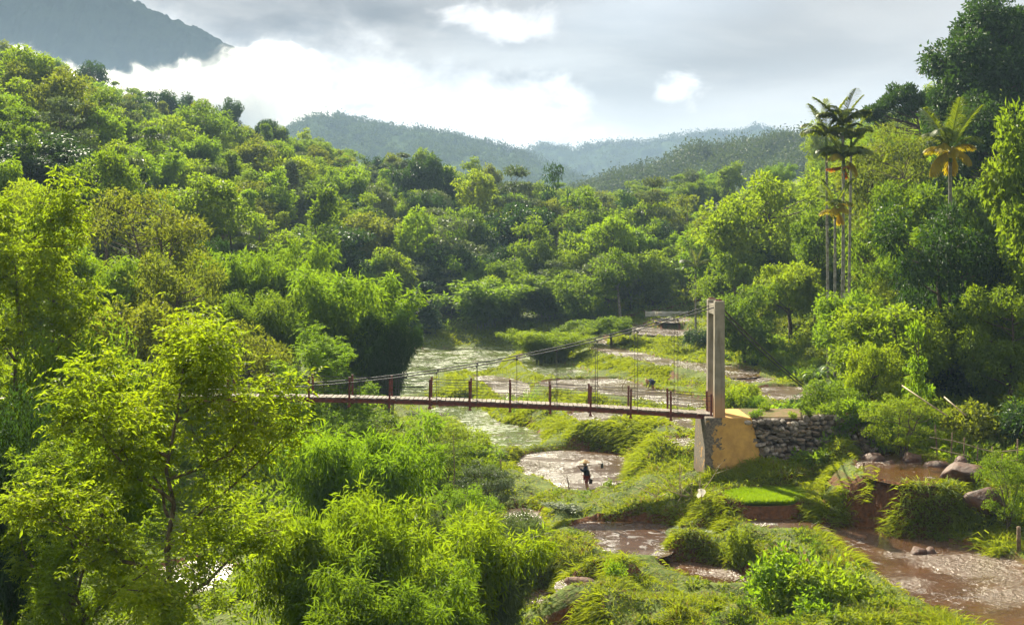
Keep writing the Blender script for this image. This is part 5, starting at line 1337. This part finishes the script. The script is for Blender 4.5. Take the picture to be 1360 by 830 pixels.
# ------------------------------------------------------------------ hills, mountain, air
def ridge(name, label, Y, sky, depth, seed, crowns=None, nx=160, ny=26, rough=.05, mat='far', bump=0.0, bs=12.0, cov='hill_cover'):
    us = np.array([p[0] for p in sky], float); vs_ = np.array([p[1] for p in sky], float)
    u = np.linspace(us[0], us[-1], nx); zt = zv(np.interp(u, us, vs_), Y); x0 = ux(u, Y)
    t = np.linspace(-1, .6, ny)
    prof = np.where(t < 0, 1 - (np.abs(t)) ** 1.25, 1 - t * t)
    cw = 0.0 if crowns is None else crowns[1] * .75
    X = x0[None, :] * np.ones((ny, 1)); Yg = Y + t[:, None] * depth * np.ones((1, nx))
    nz = fbm(X / (depth * .22), Yg / (depth * .22), seed, 5)
    Z = (zt[None, :] - cw + 20) * prof[:, None] - 20 + nz * depth * rough * 4 * (1 - prof[:, None] * .93)
    if bump:
        pf = lambda s_, q: np.abs(2 * vnoise(X / s_, Yg / (s_ * 1.6), q) - 1) ** .6
        Z = Z + bump * (pf(bs, 61) * .65 + pf(bs * .45, 62) * .3 + pf(bs * 2.3, 63) * .5 + vnoise(X / bs * .9, Yg / bs, 64) ** 6 * 1.3)
    V = np.stack([X, Yg, Z], -1).reshape(-1, 3); i = np.arange(ny - 1)[:, None] * nx; j = np.arange(nx - 1)[None, :]
    Q = np.stack([i + j, i + j + 1, i + nx + j + 1, i + nx + j], -1).reshape(-1, 4)
    o = obj(name, mesh_np(name, V, Q, [M[cov]], smooth=True)); tag(o, label, 'hill', kind='structure')
    if crowns:
        n, r, nl, L, lab = crowns; rng = np.random.default_rng(seed + 1)
        a = rng.random(n) * (nx - 1.01); b = rng.random(n) ** .75 * (ny * .72)
        nr = n // 4; b[:nr] = ny * .61 + rng.random(nr) * 1.5
        ia, ib = a.astype(int), np.minimum(b.astype(int), ny - 2); fa, fb = a - ia, b - ib
        def bi(G): return (G[ib, ia] * (1 - fa) + G[ib, ia + 1] * fa) * (1 - fb) + (G[ib + 1, ia] * (1 - fa) + G[ib + 1, ia + 1] * fa) * fb
        C = np.stack([bi(X), bi(Yg), bi(Z)], 1); R = r * (.55 + .75 * rng.random(n) ** 1.5); C[:, 2] += R * .45
        Vv, Qq = clump_leaves(rng, C, R, nl, L, L * .6, 1.0, .7, .1, .35)
        o = obj('forest', mesh_np('forest', Vv, Qq, [LEAF[mat]])); tag(o, lab, 'forest', kind='stuff')
M['hill_cover'] = simple_mat('hill_cover', (.05, .075, .022), (.025, .042, .014), .035, 1.0, .0, 0)
M['mountain_cover'] = simple_mat('mountain_cover', (.022, .034, .014), (.012, .02, .009), .02, 1.0, .0, 0)
LEAF['far_mid'] = leaf_mat('leaf_far_mid', (.04, .065, .016), (.075, .09, .02), (.07, .10, .012), tmix=.3, hue_var=0)
ridge('hill', 'forested hill closing the valley behind the palms', 620, [(690, 290), (740, 266), (800, 244), (850, 229), (900, 212), (930, 198), (960, 201), (1000, 193), (1040, 186), (1080, 182), (1200, 165), (1420, 120)], 330, 3, (1500, 7.0, 210, 1.35, 'far wood of hazy dark trees on the hill at the valley head'), mat='far_mid')
ridge('hill', 'blue hazy wooded ridge at the end of the valley, left one', 1500, [(240, 240), (330, 205), (380, 188), (395, 176), (420, 164), (450, 159), (490, 170), (530, 178), (580, 184), (640, 196), (690, 209), (740, 232), (800, 254), (900, 294)], 700, 5, (2400, 7.0, 50, 2.4, 'hazy blue-green forest on the left far ridge'), nx=760, ny=170, bump=7, bs=13)
ridge('hill', 'palest hazy ridge behind the left one', 2150, [(560, 236), (640, 219), (700, 203), (720, 196), (760, 201), (800, 195), (860, 191), (930, 181), (985, 181), (1005, 170), (1035, 178), (1080, 185), (1150, 190), (1300, 173), (1420, 163)], 420, 7, (2000, 8.0, 40, 3.2, 'pale hazy forest on the right far ridge'), nx=820, ny=120, bump=7, bs=14)
ridge('hill', 'small pale hill under the cloud bank', 3300, [(200, 120), (260, 125), (330, 135), (380, 142), (410, 152), (440, 174), (480, 217)], 380, 9, nx=300, ny=80, bump=10, bs=20)
ridge('mountain', 'big dark blue mountain cut by the cloud bank', 3700, [(-420, -160), (-150, -95), (0, -55), (140, -28), (170, 2), (200, 16), (230, 30), (270, 47), (300, 64), (320, 78), (345, 100), (380, 140), (440, 190)], 700, 11, nx=700, ny=170, rough=.06, bump=13, bs=22, cov='mountain_cover')

def haze(density, color, aniso):
    zmin = float(GZ.min()) - 1.0
    b = MB(); b.box((0, 1195, (zmin + 240) / 2), (5300, 3030, 240 - zmin))
    m, nt, out = new_mat('haze'); g = NT(nt); v = g.n('ShaderNodeVolumePrincipled')
    v.inputs['Color'].default_value = c4(color); v.inputs['Density'].default_value = density; v.inputs['Anisotropy'].default_value = aniso
    g.l(v.outputs[0], out.inputs['Volume'])
    o = b.build('haze', m); tag(o, 'thin blue haze in the valley air', 'haze', kind='stuff')
haze(.00022, (.50, .71, 1.0), .0)

def cloud_bank():
    # billowing bank that hides the foot of the mountain
    m, nt, out = new_mat('cloud'); g = NT(nt); tc = g.n('ShaderNodeTexCoord'); v = g.n('ShaderNodeVolumePrincipled')
    sp = g.n('ShaderNodeSeparateXYZ'); g.l(tc.outputs['Generated'], sp.inputs[0]); x, y, z = sp.outputs
    n1 = g.noise(tc.outputs['Object'], .0052, 6, .68, .4)
    fc = g.n('ShaderNodeFloatCurve'); fc.inputs[0].default_value = 1; cu = fc.mapping.curves[0]
    pts = CLOUD_TOP
    while len(cu.points) < len(pts): cu.points.new(.5, .5)
    for p, q in zip(cu.points, pts): p.location = q
    fc.mapping.update(); g.l(x, fc.inputs[1])
    top = g.math('SUBTRACT', fc.outputs[0], z)          # height below the cloud top
    d = g.math('ADD', g.math('MULTIPLY', top, 2.6), g.math('MULTIPLY_ADD', n1, 3.4, -1.7))
    dens = g.ramp(d, .0, .30)
    bot = g.ramp(g.math('ADD', z, g.math('MULTIPLY_ADD', n1, .3, -.15)), .02, .16)
    ye = g.math('MULTIPLY', g.ramp(y, .02, .3), g.ramp(y, .98, .7)); xe = g.math('MULTIPLY', g.ramp(x, .0, .04), g.ramp(x, 1.0, .62))
    for q in (bot, ye, xe): dens = g.math('MULTIPLY', dens, q)
    g.l(g.math('MULTIPLY', dens, .020), v.inputs['Density']); v.inputs['Color'].default_value = (1, 1, 1, 1); v.inputs['Anisotropy'].default_value = .55
    g.l(v.outputs[0], out.inputs['Volume'])
    m.cycles.volume_step_rate = 1.0
    Y0 = 2860.; xa, xb = ux(-60, Y0), ux(470, Y0); z0, z1 = zv(190, Y0), zv(35, Y0)
    b = MB(); b.box((0, 0, 0), (xb - xa, 240, z1 - z0)); o = b.build('cloud', m, None, ((xa + xb) / 2, Y0 + 120, (z0 + z1) / 2)); tag(o, 'white cloud bank across the foot of the big mountain', 'cloud', kind='stuff')
CLOUD_TOP = [(0, .80), (.113, .82), (.226, .74), (.32, .62), (.396, .64), (.49, .70), (.585, .73), (.70, .76), (.755, .84), (.87, .70), (.94, .5), (1, .3)]
cloud_bank()
# ------------------------------------------------------------------ sun, sky, camera
SUN_AZ, SUN_EL = math.radians(-23), math.radians(36)
sdir = Vector((math.sin(SUN_AZ) * math.cos(SUN_EL), math.cos(SUN_AZ) * math.cos(SUN_EL), math.sin(SUN_EL)))
sl = bpy.data.lights.new('sun', 'SUN'); sl.energy = 5.0; sl.angle = math.radians(.6); sl.color = (1, .925, .72)
so = bpy.data.objects.new('sun', sl); COL.objects.link(so); so.rotation_euler = sdir.to_track_quat('Z', 'Y').to_euler(); so.location = (0, 0, 200)

def build_world():
    w = bpy.data.worlds.new('World'); SC.world = w; w.use_nodes = True
    nt = w.node_tree; nt.nodes.clear(); g = NT(nt)
    out = g.n('ShaderNodeOutputWorld'); bg = g.n('ShaderNodeBackground'); g.l(bg.outputs[0], out.inputs[0])
    bg.inputs[1].default_value = .06
    sky = g.n('ShaderNodeTexSky', sky_type='NISHITA', sun_disc=False, sun_elevation=SUN_EL, sun_rotation=SUN_AZ, air_density=1.0, dust_density=1.5, ozone_density=1.0)
    tc = g.n('ShaderNodeTexCoord'); d = tc.outputs['Generated']
    sp = g.n('ShaderNodeSeparateXYZ'); g.l(d, sp.inputs[0])
    x, y, z = sp.outputs
    r = g.math('SQRT', g.math('ADD', g.math('MULTIPLY', x, x), g.math('MULTIPLY', y, y)))
    el = g.math('DIVIDE', z, r)                     # tangent of the height above the horizon
    az = g.math('ARCTAN2', x, y)                    # 0 = down the valley
    # cloud deck coordinates: flat layers seen from below
    zz = g.math('MAXIMUM', g.math('ADD', z, .12), .05)
    cv = g.n('ShaderNodeCombineXYZ'); g.l(g.math('DIVIDE', x, zz), cv.inputs[0]); g.l(g.math('DIVIDE', y, zz), cv.inputs[1])
    deck = g.noise(cv.outputs[0], 1.05, 6, .55, .3)
    deck2 = g.noise(cv.outputs[0], .42, 3, .5, .2)
    # low bank: rounded heaps along an edge that falls from left to right
    av = g.n('ShaderNodeCombineXYZ'); g.l(az, av.inputs[0]); g.l(g.math('MULTIPLY', el, 1.5), av.inputs[1])
    heap = g.noise(av.outputs[0], 9.0, 6, .58, .25)
    fc = g.n('ShaderNodeFloatCurve'); fc.inputs[0].default_value = 1
    cu = fc.mapping.curves[0]
    pts = [(-.6,.26),(-.41,.20),(-.32,.205),(-.25,.175),(-.20,.175),(-.15,.165),(-.08,.150),(0,.122),(.06,.098),(.15,.085),(.25,.075),(.4,.08),(.6,.10)]
    while len(cu.points) < len(pts): cu.points.new(.5, .5)
    for p, (a, e) in zip(cu.points, pts): p.location = ((a + .6) / 1.2, e * 3); p.handle_type = 'AUTO'
    fc.mapping.update()
    g.l(g.math('MULTIPLY_ADD', az, 1 / 1.2, .5, clamp=True), fc.inputs[1])
    edge = g.math('DIVIDE', fc.outputs[0], 3.0)
    lowm = g.ramp(g.math('SUBTRACT', g.math('MULTIPLY_ADD', heap, .13, edge), g.math('ADD', el, .065)), -.02, .04)
    # colours (x10: the background strength is 0.1)
    hsv = g.n('ShaderNodeHueSaturation'); hsv.inputs['Saturation'].default_value = .8; g.l(sky.outputs[0], hsv.inputs['Color'])
    dm = g.ramp(deck, .38, .62)
    greyc = g.mix(dm, (1.15, 1.20, 1.28, 1), (2.75, 2.70, 2.62, 1))
    rightw = g.ramp(g.math('ADD', az, g.math('MULTIPLY_ADD', deck2, .3, -.15)), -.05, .42)
    greyc = g.mix(g.math('MULTIPLY', rightw, .75), greyc, (3.4, 3.3, 3.2, 1))
    blue = g.ramp(deck2, .50, .66)
    skyc = g.mix(g.math('MULTIPLY', blue, .22), greyc, hsv.outputs[0])
    heap2 = g.noise(av.outputs[0], 16.0, 5, .6, .3)
    white = g.mix(g.ramp(heap2, .34, .60), (3.8, 3.9, 4.1, 1), (7.6, 7.5, 7.3, 1))
    hz = g.ramp(el, .20, .03)
    base = g.mix(g.math('MULTIPLY', g.ramp(el, .16, .05), .75), skyc, (6.4, 6.35, 6.25, 1))
    col = g.mix(lowm, base, white)
    # two small loose heaps higher up
    for (a0, e0, wa, we, amp) in ((.128, .124, .017, .010, .85), (-.008, .183, .034, .015, .7), (0.003, .118, .05, .02, .7)):
        dx = g.math('DIVIDE', g.math('SUBTRACT', az, a0), wa); dz = g.math('DIVIDE', g.math('SUBTRACT', el, e0), we)
        rr = g.math('SQRT', g.math('ADD', g.math('MULTIPLY', dx, dx), g.math('MULTIPLY', dz, dz)))
        mk = g.ramp(g.math('ADD', rr, g.math('MULTIPLY_ADD', heap2, 5.0, -2.5)), 1.5, .2)
        col = g.mix(g.math('MULTIPLY', mk, amp), col, (7.0, 6.9, 6.8, 1))
    behind = g.math('MAXIMUM', g.ramp(el, .42, 1.0), g.ramp(y, .25, -.4))
    col = g.mix(g.math('MULTIPLY', behind, .8), col, g.mix(dm, (4.0, 4.15, 4.3, 1), (6.6, 6.6, 6.5, 1)))
    g.l(col, bg.inputs[0])
build_world()

cam = bpy.data.cameras.new('camera'); co = bpy.data.objects.new('camera', cam); COL.objects.link(co)
co.location = (0, 0, HC); co.rotation_euler = (math.radians(90), 0, 0)
cam.sensor_width = 36; cam.lens = 36 * FPX / 1360; cam.shift_y = -(415 - HV) / 1360.0
cam.clip_end = 20000; cam.clip_start = .2
SC.camera = co
vs = SC.view_settings; vs.view_transform = 'Standard'; vs.look = 'None'; vs.exposure = 1.85; vs.gamma = 1; vs.use_curve_mapping = False
SC.render.engine = 'CYCLES'
cy = SC.cycles
cy.max_bounces = 6; cy.diffuse_bounces = 3; cy.glossy_bounces = 3; cy.transmission_bounces = 4; cy.transparent_max_bounces = 8; cy.volume_bounces = 0
cy.use_denoising = True; cy.use_adaptive_sampling = True; cy.adaptive_threshold = .02
cy.sample_clamp_indirect = 6; cy.sample_clamp_direct = 5; cy.caustics_reflective = False; cy.caustics_refractive = False
